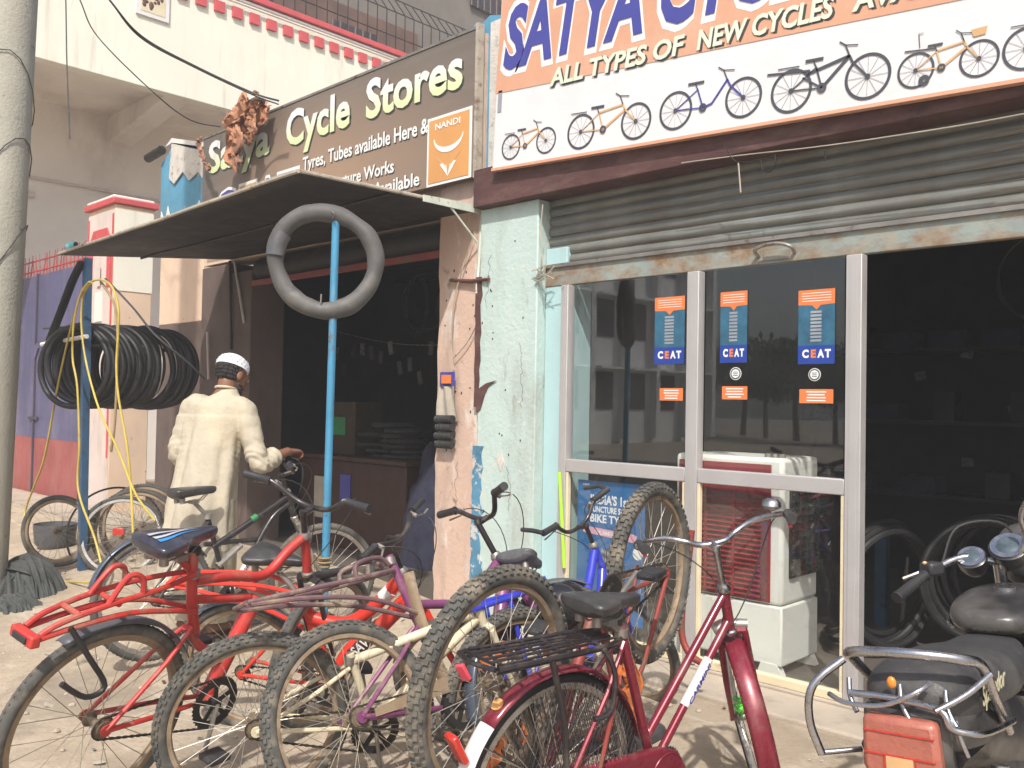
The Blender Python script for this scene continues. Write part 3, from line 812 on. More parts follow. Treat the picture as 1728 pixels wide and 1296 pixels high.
# upper storey wall with openings
b = MB(); b.bx(-13.7, -13.5, -6, 20, 5.87, 13); part('upper_wall', b, 'upper_wall', H)
b = MB(); b.bx(-13.5, -13.46, 2.6, 6.9, 7.0, 8.55); part('shuttered_opening', b, 'shutter_brown', H)
for y0, y1, z0, z1 in ((3.1, 3.6, 7.4, 8.3), (4.9, 5.9, 7.2, 8.2), (7.9, 8.9, 7.5, 8.7), (8.3, 9.4, 9.6, 10.2), (10.4, 11.4, 7.5, 8.7), (11.2, 12.4, 9.7, 10.3)):
    b = MB(); b.bx(-13.47, -13.43, y0, y1, z0, z1); w = part('window', b, 'dark_window', H)
    b = MB()
    for i in range(7):
        yy = y0 + (y1 - y0) * i / 6
        b.bx(-13.43, -13.415, yy - .012, yy + .012, z0, z1)
    part('grille', b, 'upper_wall', w)
rb = MB()
rb.tube([(0, 0, 0), (0, 0, .72), (-.32, 0, 1.12)], .011, 5, flatdir=(0, 1, 0))
rbm = rb.mesh('railing_bar', M['dark_metal'])
for i in range(62):
    link(rbm, 'railing_bar', H, loc=(X0 - .1, -.9 + i * .2, 7.33))
for z, x in ((7.62, -.1), (8.05, -.1), (8.45, -.42)):
    b = MB(); b.tube([(X0 + x, -1.2, z), (X0 + x, 12, z)], .010, 5); part('railing_rail', b, 'dark_metal', H)

# ------------------------------------------------------------------ utility pole
b = MB()
pc = W(-32, 500, -2.25); 
b.lathe([(.185, -.3), (.182, 1.5), (.172, 4), (.158, 8)], (0, 0, 0), 'z', 24)
U = part('utility_pole', b, 'pole_concrete')
U.location = (pc.x + .03, -2.22, 0); U.rotation_euler = (R_(-1.0), R_(1.1), 0)
tag(U, 'round grey concrete utility pole at the left edge', 'pole')
random.seed(9)
for i in range(3):
    z0 = 2.3 + i * .6
    b = MB(); b.tube([V((.187 * math.cos(a), .187 * math.sin(a), z0 + .25 * math.sin(a * 1.3 + i))) for a in [j * .35 - 1.6 for j in range(12)]], .004, 5)
    part('wrapped_wire', b, 'wire', U)

# ------------------------------------------------------------------ wires
def wire(lab, pts, r=.007):
    b = MB(); b.tube(crom(pts, 8), r, 6)
    tag(part('overhead_wire', b, 'wire'), lab, 'wire', 'overhead wires')
top = W(470, 170, -.3)
wire('thick black double wire curving down to the torn cloth on the sign', [W(120, -90, -1.6), W(185, 0, -1.5), W(240, 62, -1.2), W(330, 112, -.8), W(425, 156, -.4), top], .009)
wire('second strand twisted along the thick wire to the sign', [W(130, -90, -1.6), W(187, 2, -1.5), W(238, 64, -1.2), W(325, 112, -.8), W(422, 158, -.4), top + V((0, 0, -.03))], .006)
wire('thin sagging wire crossing the cream balcony to the rounded blue post', [W(100, -80, -1.4), W(135, 0, -1.3), W(165, 62, -1.1), W(258, 155, -.8), W(320, 202, -.4), W(372, 214, -.1)], .006)
wire('single wire hanging straight down in front of the balcony', [W(108, -80, -1.2), W(111, 0, -1.2), W(113, 110, -1.2), W(118, 235, -1.2)], .006)

# ================================================================== SIGNS
S1 = thing('brown_signboard', 'brown flex signboard with pale green lettering above the tin canopy', 'signboard', (-8.25, -.07, 2.84))
b = MB(); b.bx(0, 3.885, 0, .035, 0, 1.01); part('panel', b, 'sign_brown', S1, .002)
b = MB(); b.bx(-.01, 3.90, -.006, .042, 1.0105, 1.03); part('top_edge', b, 'dull_steel', S1)
b = MB(); b.bx(3.8855, 3.91, -.008, .05, -.01, 1.05); part('side_batten', b, 'edge_strip', S1)
def slet(body, x, z, width, cap, **k):
    text(body, width, cap, 'letter_shadow', 'lettering_shadow', S1, x + .012, z - .014, -.003, **k)
    return text(body, width, cap, k.pop('m', 'letter_gradient'), 'lettering', S1, x, z, -.007, **k)
slet('Satya', .13, .655, 1.12, .30, off=.03, spacing=1.02)
slet('Cycle', 1.52, .655, .93, .30, off=.03, spacing=1.02)
slet('Stores', 2.66, .655, 1.10, .30, off=.03, spacing=1.02)
for s_, x, z, w in (('Tyres, Tubes available Here &', 1.79, .40, 1.62), ('All types of Puncture Works', 1.50, .18, 1.52), ('Spare parts Available', 2.05, .035, 1.27)):
    text(s_, w, .112 if z > .3 else .10, 'letter_shadow', 'lettering_shadow', S1, x + .006, z - .007, -.003, off=.02)
    text(s_, w, .112 if z > .3 else .10, 'letter_white', 'lettering', S1, x, z, -.006, off=.02)
for ch, x, w, m_ in (('C', .30, .36, 'letter_blue'), ('E', .74, .30, 'print_orange'), ('A', 1.06, .34, 'letter_blue'), ('T', 1.40, .32, 'letter_blue')):
    text(ch, w + .04, .36, 'letter_white', 'logo_outline', S1, x - .02, .088, -.003, off=.06)
    text(ch, w, .33, m_, 'logo_letter', S1, x, .10, -.006, off=.04)
# emblem with horns
b = MB(); b.bx(3.40, 3.86, -.006, -.0005, -.0, .49); em = part('emblem_border', b, 'letter_white', S1)
b = MB(); b.bx(3.42, 3.84, -.009, -.0063, .02, .47); part('emblem_field', b, 'emblem_orange', em)
text('NANDI', .26, .045, 'letter_white', 'emblem_lettering', em, 3.49, .395, -.012, off=.02)
hp = []
for i in range(13):
    a = -PI * .02 - PI * .96 * i / 12
    hp.append((3.63 + .155 * math.cos(a), .33 + .115 * math.sin(a)))
hi = []
for i in range(13):
    a = -PI * .02 - PI * .96 * (12 - i) / 12
    hi.append((3.63 + .150 * math.cos(a), .335 + .08 * math.sin(a)))
b = MB()
n = len(hp)
for i in range(n - 1):
    q = [hp[i], hp[i + 1], hi[n - 2 - i], hi[n - 1 - i]]
    b.prism([(x, -.0095, z) for x, z in q], (0, -.002, 0))
for s_ in (-1, 1):
    b.prism([(3.63 + s_ * x, -.0095, z) for x, z in [(.13, .20), (.06, .145), (.085, .14), (0, .045), (.035, .11), (.02, .115)]], (0, -.002, 0))
    b.prism([(3.63 + s_ * x, -.0095, z) for x, z in [(.002, .05), (.02, .13), (.035, .11)]], (0, -.002, 0))
part('emblem_horns', b, 'letter_white', em, smooth=False)

# right sign
th = .0515
S2 = thing('white_orange_signboard', 'large orange and white signboard with printed bicycles over the shutter', 'signboard', (-4.115, -.14, 2.838), (0, th, 0))
b = MB(); b.bx(0, 4.9, 0, .03, 0, 1.25)
part('panel', b, 'sign_white', S2, .002)
b = MB(); b.prism([(x, -.001, z) for x, z in [(-.008, .487), (4.9, .31), (4.9, 1.24), (.012, 1.24)]], (0, -.002, 0)); part('orange_field', b, 'sign_orange', S2)
b = MB(); b.bx(-.004, 4.9, -.008, .034, -.018, -.0005); part('lower_edge', b, 'sign_orange', S2)
b = MB(); b.bx(.02, .055, -.003, -.0008, .36, .50); part('side_print', b, 'print_grey', S2)
for wd, x, w in (('SATYA', .055, 1.10), ('CYCLE', 1.27, 1.05), ('STORES', 2.45, 1.25)):
    text(wd, w + .05, .42, 'letter_white', 'lettering_outline', S2, x - .03, .625, -.004, shear=.18, off=.075)
    text(wd, w, .39, 'letter_blue', 'lettering', S2, x, .64, -.008, shear=.18, off=.035)
for wd, x, w in (('ALL TYPES OF', .47, .97), ('NEW CYCLES', 1.52, .75), ('AVAILABLE HERE', 2.36, 1.05)):
    text(wd, w, .105, 'letter_shadow', 'lettering_shadow', S2, x + .012, .438, -.004, shear=.12, off=.03)
    text(wd, w, .105, 'letter_pale', 'lettering', S2, x, .448, -.008, shear=.12, off=.03)
# printed bicycles
def ring(b, c, r, w, n=36, y=-.002):
    for i in range(n):
        a0, a1 = 2 * PI * i / n, 2 * PI * (i + 1) / n
        q = [(c[0] + rr * math.cos(a), c[1] + rr * math.sin(a)) for rr, a in ((r - w, a0), (r, a0), (r, a1), (r - w, a1))]
        b.prism([(x, y, z) for x, z in q], (0, -.001, 0))
def line(b, p, q, w, y=-.0035):
    p, q = V(p), V(q); d = (q - p); nn = V((-d.y, d.x)).normalized() * w / 2
    b.prism([(v.x, y, v.y) for v in (p + nn, q + nn, q - nn, p - nn)], (0, -.001, 0))
def printed_bike(rx, fx, z, top, col, kind):
    ref = (fx - rx)
    R = (top - z); b = MB(); c = MB(); e = MB()
    wh = []
    for x in (rx, fx):
        wb = MB(); ring(wb, (x, z), R, R * .13); wh.append(wb)
        for k in range(12):
            a = k * PI / 6
            line(e, (x, z), (x + R * .86 * math.cos(a), z + R * .86 * math.sin(a)), R * .015, -.002)
        ring(b, (x, z), R * .12, R * .1, 10, -.0045)
    T = lambda u, v: (rx + u * ref, z + v * R)
    bb, st, ht, hb = T(.42, -.12), T(.33, .85), T(.76, 1.05), T(.80, .75)
    ring(b, bb, R * .22, R * .12, 16, -.0045)
    if kind == 'step':
        line(c, ht, T(.55, .0), R * .10); line(c, T(.55, 0), bb, R * .10)
    elif kind == 'dual':
        line(c, T(.2, .6), ht, R * .14); line(c, ht, bb, R * .14); line(c, T(.15, .5), bb, R * .08); line(b, T(-.35, .95), T(.25, .75), R * .1)
    else:
        line(c, st, ht, R * .10); line(c, hb, bb, R * .12)
    line(c, st, bb, R * .08); line(c, bb, (rx, z), R * .06); line(c, st, (rx, z), R * .05)
    line(c, ht, hb, R * .10); line(c, hb, (fx, z), R * .09)
    line(b, T(.33, .85), T(.29, 1.15), R * .06); line(b, T(.18, 1.2), T(.42, 1.18), R * .14)
    line(b, ht, T(.70, 1.55), R * .06); line(b, T(.70, 1.55), T(.62, 1.75), R * .06); line(b, T(.70, 1.55), T(.86, 1.45), R * .05)
    if kind == 'kid':
        line(b, T(.05, 1.2), T(.02, 2.0), R * .04); line(e, T(.02, 2.0), T(.1, 2.0), R * .04)
        ring(b, T(.15, -.65), R * .3, R * .22, 14, -.0045)
        c.prism([(x, -.0035, zz) for x, zz in [T(.85, 1.6), T(1.1, 1.65), T(1.08, 1.25), T(.9, 1.2)]], (0, -.001, 0))
        line(b, T(-.2, 1.15), T(.3, 1.0), R * .08)
    if kind == 'elec':
        c.prism([(x, -.003, zz) for x, zz in [T(-.05, .1), T(.3, .1), T(.34, 1.0), T(-.05, 1.1)]], (0, -.001, 0))
        line(b, T(-.15, 1.2), T(.3, 1.15), R * .05); line(b, T(0, 1.1), T(.0, -.9), R * .03)
    if kind in ('std', 'dual'):
        line(b, T(-.2, 1.1), T(.1, 1.05), R * .05)
    P = part('printed_bicycle', b, 'print_dark', S2, smooth=False)
    for wb in wh: part('printed_wheel', wb, 'print_dark', P, smooth=False)
    part('printed_frame', c, col, P, smooth=False); part('printed_spokes', e, 'print_grey', P, smooth=False, kind='stuff')
dx = -.135
for a in ((.296, .598, .118, .200, 'print_orange', 'std'), (.875, 1.277, .13, .235, 'print_orange', 'std'), (1.54, 1.949, .145, .25, 'letter_blue', 'step'),
          (2.21, 2.587, .13, .238, 'print_dark', 'dual'), (2.802, 3.062, .115, .195, 'print_orange', 'kid'), (3.24, 3.55, .12, .21, 'letter_blue', 'std'), (3.85, 4.2, .12, .21, 'print_dark', 'dual')):
    printed_bike(a[0] + dx, a[1] + dx, a[2], a[3], a[4], a[5])
b = MB(); rx, fx = 1.54 + dx, 1.949 + dx

# torn orange cloth over the left end of the brown sign
random.seed(21)
T_ = thing('torn_cloth', 'torn crumpled orange brown banner cloth draped over left end of the brown sign', 'cloth')
def crumple(pts, w, y, amp, seed):
    pts = [V(p) for p in pts]
    P = crom(pts, 5)
    n = len(P) - 1
    def fn(u, v):
        i = min(int(u * n), n - 1)
        p = P[i].lerp(P[i + 1], u * n - i)
        t = (P[i + 1] - P[i]).normalized()
        side = V((t.z, 0, -t.x))
        ww = w * (.55 + .6 * noise.noise(V((u * 4, seed, 0))) + .5 * math.sin(PI * min(1, u * 1.1 + .1)))
        q = p + side * (v - .5) * ww
        nn = noise.noise_vector(V((u * 7 + seed, v * 5, seed))) * amp
        return V((q.x + nn.x, y - abs(nn.y) * 1.6 - .02, q.z + nn.z))
    return fn
for i, (pp, w) in enumerate([
    ([(448, 175), (430, 190), (415, 212), (402, 235)], .24),
    ([(428, 168), (420, 185), (425, 215), (432, 240)], .22),
    ([(465, 178), (455, 195), (445, 190)], .20),
    ([(408, 212), (410, 235), (413, 258), (412, 278)], .15),
    ([(352, 236), (353, 255), (360, 275), (370, 290)], .045),
    ([(405, 205), (418, 240), (402, 262), (422, 285)], .16),
    ([(440, 200), (448, 225), (440, 250)], .14),
    ([(400, 212), (418, 203), (440, 185), (458, 178)], .13)]):
    P = [W(x, y, -.12) for x, y in pp]
    b = MB(); b.grid(crumple(P, w, -.13 - i * .012, .05, i * 3.7 + 1), 22, 8)
    o = part('cloth_strip', b, 'torn_cloth', T_)
    md = o.modifiers.new('s', 'SOLIDIFY'); md.thickness = .004
b = MB(); b.bx(-6.98, -6.86, -.3, -.15, 3.9, 3.915)
part('white_scrap', b, 'white_paint', T_)

# ================================================================== CANOPY
Cn2 = thing('tin_canopy', 'rusty tin sheet canopy projecting over the open repair shop', 'canopy')
A_ = V((-4.385, .047, 2.627)); B_ = V((-4.385, -1.417, 2.60)); C_ = V((-8.12, -1.417, 2.52)); D_ = V((-7.86, .047, 2.647))
def can(u, v):
    p = A_.lerp(D_, u).lerp(B_.lerp(C_, u), v)
    return p + V((0, 0, .002 * math.sin(u * 23) + .003 * math.sin(u * 7 + 1)))
b = MB(); b.grid(can, 60, 10)
o = part('sheet', b, 'sheet_metal', Cn2)
md = o.modifiers.new('s', 'SOLIDIFY'); md.thickness = .006
b = MB()
b.tube([can(i / 20, 1.0) + V((0, -.004, .006)) for i in range(21)], .013, 6); part('front_edge', b, 'edge_strip', Cn2)
b = MB(); b.tube([can(0, i / 8) + V((.004, 0, .006)) for i in range(9)], .012, 6); part('side_edge', b, 'edge_strip', Cn2)
b = MB(); b.prism([A_ + V((.014, .0, -.03)), A_.lerp(B_, .38) + V((.014, 0, -.022)), A_.lerp(B_, .38) + V((.014, 0, .02)), A_ + V((.014, 0, .03))], (.012, 0, 0)); part('bracket', b, 'bracket_paint', Cn2)
b = MB(); b.tube([A_ + V((.02, -.03, .02)), V((-4.355, -.03, 2.05))], .013, 5); part('bracket_leg', b, 'bracket_paint', Cn2)
b = MB(); b.tube([A_ + V((.01, -.33, -.01)), V((-4.36, -.03, 2.40))], .008, 5); part('brace', b, 'bracket_paint', Cn2)
b = MB(); b.tube([can(u / 12, .55) + V((0, 0, -.016)) for u in range(13)], .010, 4); part('purlin', b, 'sheet_metal', Cn2)
b = MB()
mt = Matrix.Rotation(R_(90), 3, 'Y') @ Matrix.Rotation(R_(8), 3, 'X')
bp_ = can(.955, .97) + V((0, 0, .05))
b.lathe([(.03, -.12), (.036, -.11), (.036, .06), (.015, .10), (.015, .125)], bp_, 'z', 14, mt)
bo = part('water_bottle', b, 'bottle_cyan'); tag(bo, 'cyan plastic bottle lying on the left tip of the canopy', 'bottle')
b = MB(); b.lathe([(.018, .1255), (.018, .145)], bp_, 'z', 12, mt); part('cap', b, 'wire', bo)

# ================================================================== POLES, TUBE
b = MB(); P0, P1 = W(548, 985, -1.33), W(567, 368, -1.33)
P0 = P0 + (P0 - P1) * .12
b.tube([P0, P1], .0215, 12)
bp2 = part('blue_pole', b, 'pole_blue'); tag(bp2, 'bright blue metal pole with the inner tube hung at its top', 'pole')
b = MB(); b.lathe([(.024, 0), (.03, .004), (.03, .012)], P1, 'z', 12); part('cap', b, 'dull_steel', bp2)
b = MB(); b.tube(crom([P1 + V((0, 0, .0)), P1 + V((-.01, -.03, .035)), P1 + V((.05, -.05, .01)), P1 + V((.01, -.03, -.01))], 4), .004, 5); part('wire_tie', b, 'dull_steel', bp2)
b = MB()
kn = P0.lerp(P1, .16)
for i in range(5):
    b.torus(kn + V((-.01 * (i % 2), -.005, (i - 2) * .012)), .028 + .004 * (i % 3), .006, 'z', 14, 6)
b.tube(crom([kn + V((-.02, -.02, 0)), kn + V((-.06, -.03, .04)), kn + V((-.09, -.02, -.02)), kn + V((-.07, -.02, -.1))], 4), .006, 5)
part('rope_tie', b, 'chain_rope', bp2)
tc_ = W(549, 441, -1.36)
tu = thing('inner_tube', 'large grey inflated inner tube hung on top of the blue pole', 'tyre tube', tc_, (R_(0), R_(3), R_(48)))
b = MB()
rings = []
for i in range(72):
    a = 2 * PI * i / 72
    rr = .277 + .012 * math.cos(2 * a + .6) + .005 * math.sin(3 * a) + .006 * noise.noise(V((math.cos(a) * 2, math.sin(a) * 2, 5)))
    rx_ = .275 + .012 * math.cos(a * 2)
    mr = .049 + .003 * math.sin(5 * a) + .006 * noise.noise(V((math.cos(a) * 3, math.sin(a) * 3, 1)))
    rg = []
    for j in range(14):
        bb_ = 2 * PI * j / 14
        q = rr + mr * math.cos(bb_)
        rg.append((q * math.cos(a) * .97, mr * math.sin(bb_) * .95 + .012 * math.sin(2 * a + 1), q * math.sin(a) * 1.02 + (.0015 * math.sin(bb_ * 6 + i))))
    rings.append(rg)
b.loft(rings, True, False); part('tube_body', b, 'tube_rubber', tu)
b = MB(); b.torus((0, 0, 0), .278, .0505, 'y', 10, 14, .97, R_(150), R_(178)); part('patch', b, 'grey_plastic', tu)
b = MB(); b.tube([(.0, -.05, -.24), (.0, -.055, -.19)], .005, 6); part('valve', b, 'dull_steel', tu)

# left post with crossbar
b = MB(); Q0, Q1 = W(138, 985, -1.40), W(148, 436, -1.40)
b.bx(-.028, .028, -.028, .028, 0, (Q1 - Q0).length)
lp = part('canopy_post', b, 'post_blue'); lp.location = Q0; lp.rotation_euler = (0, math.atan2(Q1.x - Q0.x, Q1.z - Q0.z), 0)
tag(lp, 'dark blue square post under the left corner of the canopy', 'post')
b = MB(); b.tube([(-.9, -.04, 1.98), (.12, -.04, 1.98)], .018, 8); part('crossbar', b, 'mauve_wall', lp)
b = MB(); b.tube([(-.9, -.03, 2.12), (-.1, -.03, 2.08)], .008, 6); part('thin_rod', b, 'dark_metal', lp)
b = MB(); b.tube([(.0, -.03, 1.915), (.0, .80, 1.915)], .016, 8); part('tyre_rod', b, 'dark_metal', lp)
# tyres on the rod
random.seed(4)
ty = MB(); ty.torus((0, 0, 0), .326, .024, 'y', 60, 10, 1.15)
for i in range(0):
    a = 2 * PI * i / 64
    ty.box((.3475 * math.cos(a), 0, .3475 * math.sin(a)), (.012, .034, .018), Matrix.Rotation(-a, 3, 'Y'))
tym = ty.mesh('tyre', M['black_tyre'])
N = 21
for i in range(N):
    o = link(tym, 'tyre', None, loc=(-7.67 + random.uniform(-.02, .02), -1.42 + i * .037, 1.565 + random.uniform(-.02, .01)))
    o.rotation_euler = (random.uniform(-.07, .07), random.random() * 6, R_(32) + random.uniform(-.06, .06)); o.scale = (1, random.uniform(.8, 1.2), random.uniform(.96, 1.03))
    tag(o, 'front black tyre of the row hanging on the post' if i == 0 else 'black tyre packed in the hanging row behind the front one', 'tyre', None if i == 0 else 'tyres hanging in a row on the rod')
for i, (a0, a1) in enumerate(((2.3, 4.0), (-.9, .7))):
    b = MB(); b.torus((-7.6, -1.1 + i * .25, 1.56), .293, .006, 'y', 20, 6, 1, a0, a1)
    tag(part('wire_bead', b, 'dull_steel'), ('pale curved bead wire showing inside the left of the hanging tyres', 'pale curved bead wire showing inside the right of the hanging tyres')[i], 'wire')
# strips
b = MB(); pts = [W(138, 442, -1.45), W(122, 475, -1.46), W(105, 520, -1.47), (W(84, 574, -1.47))]
b.tube(crom(pts, 5), .036, 8, flat=.35)
tag(part('folded_tube', b, 'black_tyre'), 'flat black rubber tube hanging folded from the post top', 'tyre tube')
b = MB(); pts = [W(178, 470, -1.38), W(225, 520, -1.3), W(262, 565, -1.2), W(318, 612, -.9), W(345, 640, -.7)]
b.tube(crom(pts, 5), .012, 6, flat=.4)
tag(part('rubber_strap', b, 'grey_plastic'), 'thin dark strap running diagonally over the hanging tyres', 'strap')

# hoses
def pl_(pts, y, r, name, m_, lab, cat, k=6):
    b = MB(); b.tube(crom([W(x, yy, y if not callable(y) else y(x, yy)) for x, yy in pts], k), r, 8)
    o = part(name, b, m_); tag(o, lab, cat); return o
hy = lambda x, y: -1.50 - (.12 if y > 900 else 0) 
c4 = lambda L: [(x / 2.056, 400 + y / 2.056) for x, y in L]
h1 = pl_(c4([(362, 1196), (290, 1198), (200, 1190), (135, 1152), (92, 1070), (86, 960), (120, 860), (155, 760), (200, 520), (240, 340), (270, 230), (295, 172), (340, 148), (385, 168), (410, 240), (410, 330), (404, 450), (412, 560), (440, 720), (455, 880), (463, 1068)]), hy, .0085, 'air_hose', 'hose_yellow', 'yellow air hose looped over the post and trailing to the ground on the left', 'hose', 8)
h2 = pl_(c4([(540, 985), (470, 890), (410, 740), (345, 600), (300, 440), (282, 300), (290, 200), (320, 158)]), -1.52, .008, 'air_hose', 'hose_yellow', 'yellow hose running down right from the post top to a metal nozzle', 'hose', 8)
h3 = pl_(c4([(364, 1192), (330, 1050), (272, 880), (275, 720), (268, 520), (252, 420), (256, 300), (280, 200), (310, 155)]), -1.54, .0085, 'air_hose', 'hose_yellow', 'yellow hose hanging straight along the blue post', 'hose', 8)
h4 = pl_(c4([(385, 745), (398, 650), (406, 480), (408, 330), (395, 230), (350, 155)]), -1.48, .010, 'air_hose', 'rust_red', 'darker short hose inside the loop ending in a brass tip', 'hose', 8)
for o in (h4,):
    o.data.materials.clear(); o.data.materials.append(M['chain_rope'])
b = MB(); e = W(187, 760, -1.48); b.tube([e + V((0, 0, .03)), e], .009, 8); part('brass_tip', b, 'dull_steel', h4)
b = MB(); e0, e1 = W(262, 872, -1.52), W(268, 888, -1.52); b.tube([e0, e1], .008, 8); part('nozzle', b, 'chrome', h2)

# dark cloth heap by the utility pole
def heap(c, rx, ry, rz, seed, m_, lab, cat, nm, amp=.35, n=40):
    b = MB()
    def fn(u, v):
        a = 2 * PI * u; t = v * PI * .5
        d = V((math.cos(a) * math.cos(t), math.sin(a) * math.cos(t), math.sin(t)))
        w_ = d + noise.noise_vector(d * 1.1 + V((seed, 0, 0))) * .55
        q = noise.noise(w_ * 1.6 + V((seed, 0, 0))) * amp * .9 + math.sin(w_.x * 9 + w_.z * 7 + seed) * amp * .10 + (abs(noise.noise(w_ * 3.6 + V((0, seed, 0)))) - .2) * amp * .55 + noise.noise(w_ * 9) * amp * .06 + amp * .3
        s = 1 + q - amp * .4
        return V((c[0] + d.x * rx * s, c[1] + d.y * ry * s, c[2] + max(0, d.z * rz * s)))
    b.grid(fn, n * 2, n)
    o = part(nm, b, m_)
    o.data.attributes.remove(o.data.attributes['sharp_edge']) if 'sharp_edge' in o.data.attributes else None
    return tag(o, lab, cat)
def drape(c, rx, ry, rz, n, seed, lab, w=.16):
    random.seed(seed)
    root = thing('cloth_heap', lab, 'cloth', c)
    b = MB(); b.ellipsoid((0, 0, rz * .2), (rx * .8, ry * .8, rz * .75), None, 16, 9); part('inner_folds', b, 'grey_cloth', root)
    for i in range(n):
        a0 = random.uniform(0, 6.28); a1 = a0 + random.uniform(1.6, 3.6)
        tp = random.uniform(.55, 1.0); off = V((random.uniform(-.25, .25) * rx, random.uniform(-.25, .25) * ry, 0))
        path = [V((rx * 1.05 * math.cos(a0), ry * 1.05 * math.sin(a0), .01)), V((rx * .75 * math.cos(a0), ry * .75 * math.sin(a0), rz * tp * .7)), off + V((0, 0, rz * tp)),
                V((rx * .75 * math.cos(a1), ry * .75 * math.sin(a1), rz * tp * .65)), V((rx * 1.1 * math.cos(a1), ry * 1.1 * math.sin(a1), .01))]
        P = crom(path, 6); m = len(P) - 1
        ww = w * random.uniform(.7, 1.4)
        def fn(u, v):
            k_ = min(int(u * m), m - 1); q = P[k_].lerp(P[k_ + 1], u * m - k_)
            t = (P[k_ + 1] - P[k_]).normalized(); sd = t.cross(V((q.x, q.y, .15)).normalized()).normalized()
            fo = .022 * math.sin(v * 15 + u * 5 + i) + .02 * noise.noise(V((u * 5, v * 4, i * 2.0)))
            nrm = sd.cross(t)
            r_ = q + sd * (v - .5) * ww + nrm * fo
            return V((r_.x, r_.y, max(.004, r_.z)))
        b = MB(); b.grid(fn, 30, 14)
        o = part('cloth_fold', b, 'grey_cloth', root, kind='stuff'); o.modifiers.new('s', 'SOLIDIFY').thickness = .003
        if 'sharp_edge' in o.data.attributes: o.data.attributes.remove(o.data.attributes['sharp_edge'])
    return root
drape((-7.15, -1.93, -.18), .33, .22, .30, 17, 5, 'crumpled dark grey cloth heap on the ground beside the utility pole')
drape((-6.75, -2.10, -.185), .20, .14, .10, 9, 8, 'small folded end of dark cloth in front of the heap', .12)
heap((-6.52, -2.02, -.18), .10, .05, .03, 12, 'grey_cloth', 'thin dark rag lying flat right of the cloth heap', 'cloth', 'rag', .4, 20)
# basin
b = MB(); cb = W(92, 940, -1.2)
b.lathe([(.13, 0), (.17, .05), (.185, .22), (.178, .22), (.16, .06), (.12, .02)], (cb.x, -1.2, -.08), 'z', 24)
tag(part('tin_basin', b, 'grey_plastic'), 'dark dusty round basin behind the loose rim on the left', 'basin')

# ================================================================== WHEEL KIT
def wheel_meshes(R, knob, tm, rm, spm_, hm, rear, cache={}):
    key = (R, knob, tm, rm, spm_, hm, rear)
    if key in cache:
        return cache[key]
    mr = .0245 if knob == 'knob' else .018 if knob == 'slim' else .021
    ty = MB(); Rm = R - mr - (.004 if knob == 'knob' else 0)
    ty.torus((0, 0, 0), Rm, mr, 'y', 64, 12)
    if knob == 'knob':
        n = 66
        for i in range(n):
            a = 2 * PI * i / n
            for ph, off, w, l in ((0, 0, .014, .013), (.55, .5, .010, .014), (-.55, .5, .010, .014), (1.05, 0, .008, .012), (-1.05, 0, .008, .012)):
                aa = a + off * 2 * PI / n
                rr = Rm + (mr + .001) * math.cos(ph); y = (mr + .001) * math.sin(ph)
                m3 = Matrix.Rotation(-aa, 3, 'Y') @ Matrix.Rotation(ph, 3, 'Z')
                ty.box((rr * math.cos(aa), y, rr * math.sin(aa)), (.009, w * 1.15, l * 1.05), m3)
    else:
        n = 90
        for i in range(n):
            a = 2 * PI * i / n
            rr = Rm + mr * .99
            ty.box((rr * math.cos(a), 0, rr * math.sin(a)), (.004, .012, .006), Matrix.Rotation(-a, 3, 'Y'))
    rim = MB()
    rings = []
    ro, ri = R - 2 * mr + .006, R - 2 * mr - .018
    for i in range(64):
        a = 2 * PI * i / 64
        rings.append([(r_ * math.cos(a), y, r_ * math.sin(a)) for r_, y in ((ro, -.013), (ri + .004, -.012), (ri, -.004), (ri, .004), (ri + .004, .012), (ro, .013))])
    rim.loft(rings, True, False)
    sk = MB(); ns = 28
    hr = .022
    for i in range(ns):
        a = 2 * PI * i / ns
        side = 1 if i % 2 else -1
        da = (1 if (i // 2) % 2 else -1) * 1.0
        p0 = V((hr * math.cos(a + da), side * .030, hr * math.sin(a + da)))
        p1 = V((ri * math.cos(a), side * .003, ri * math.sin(a)))
        sk.tube([p0, p1], .0013, 4, caps=False)
    hb = MB()
    hb.lathe([(.004, -.062), (.009, -.06), (.009, -.045), (.012, -.04), (.026, -.034), (.026, -.03), (.014, -.026), (.014, .026), (.026, .03), (.026, .034), (.012, .04), (.009, .045), (.009, .06), (.004, .062)], (0, 0, 0), 'y', 16)
    if rear:
        for i, rr in enumerate((.040, .034, .028)):
            hb.lathe([(rr, -.040 - i * .005), (rr, -.043 - i * .005)], (0, 0, 0), 'y', 22)
    cache[key] = (rim.mesh('wheel', M[rm]), ty.mesh('tyre', M[tm]), sk.mesh('spokes', M[spm_]), hb.mesh('hub', M[hm]))
    return cache[key]

def add_wheel(parent, loc, rot, R, knob='knob', tm='knob_tyre', rm='muddy_rim', sm='spoke_dirty', hm='hub_dirty', rear=False, name='wheel', tyre=True):
    a, t, s_, h_ = wheel_meshes(R, knob, tm, rm, sm, hm, rear)
    w = link(a, name, parent)
    w.location = loc
    w.rotation_euler = rot
    if tyre: link(t, 'tyre', w)
    link(s_, 'spokes', w, kind='stuff'); link(h_, 'hub', w)
    return w

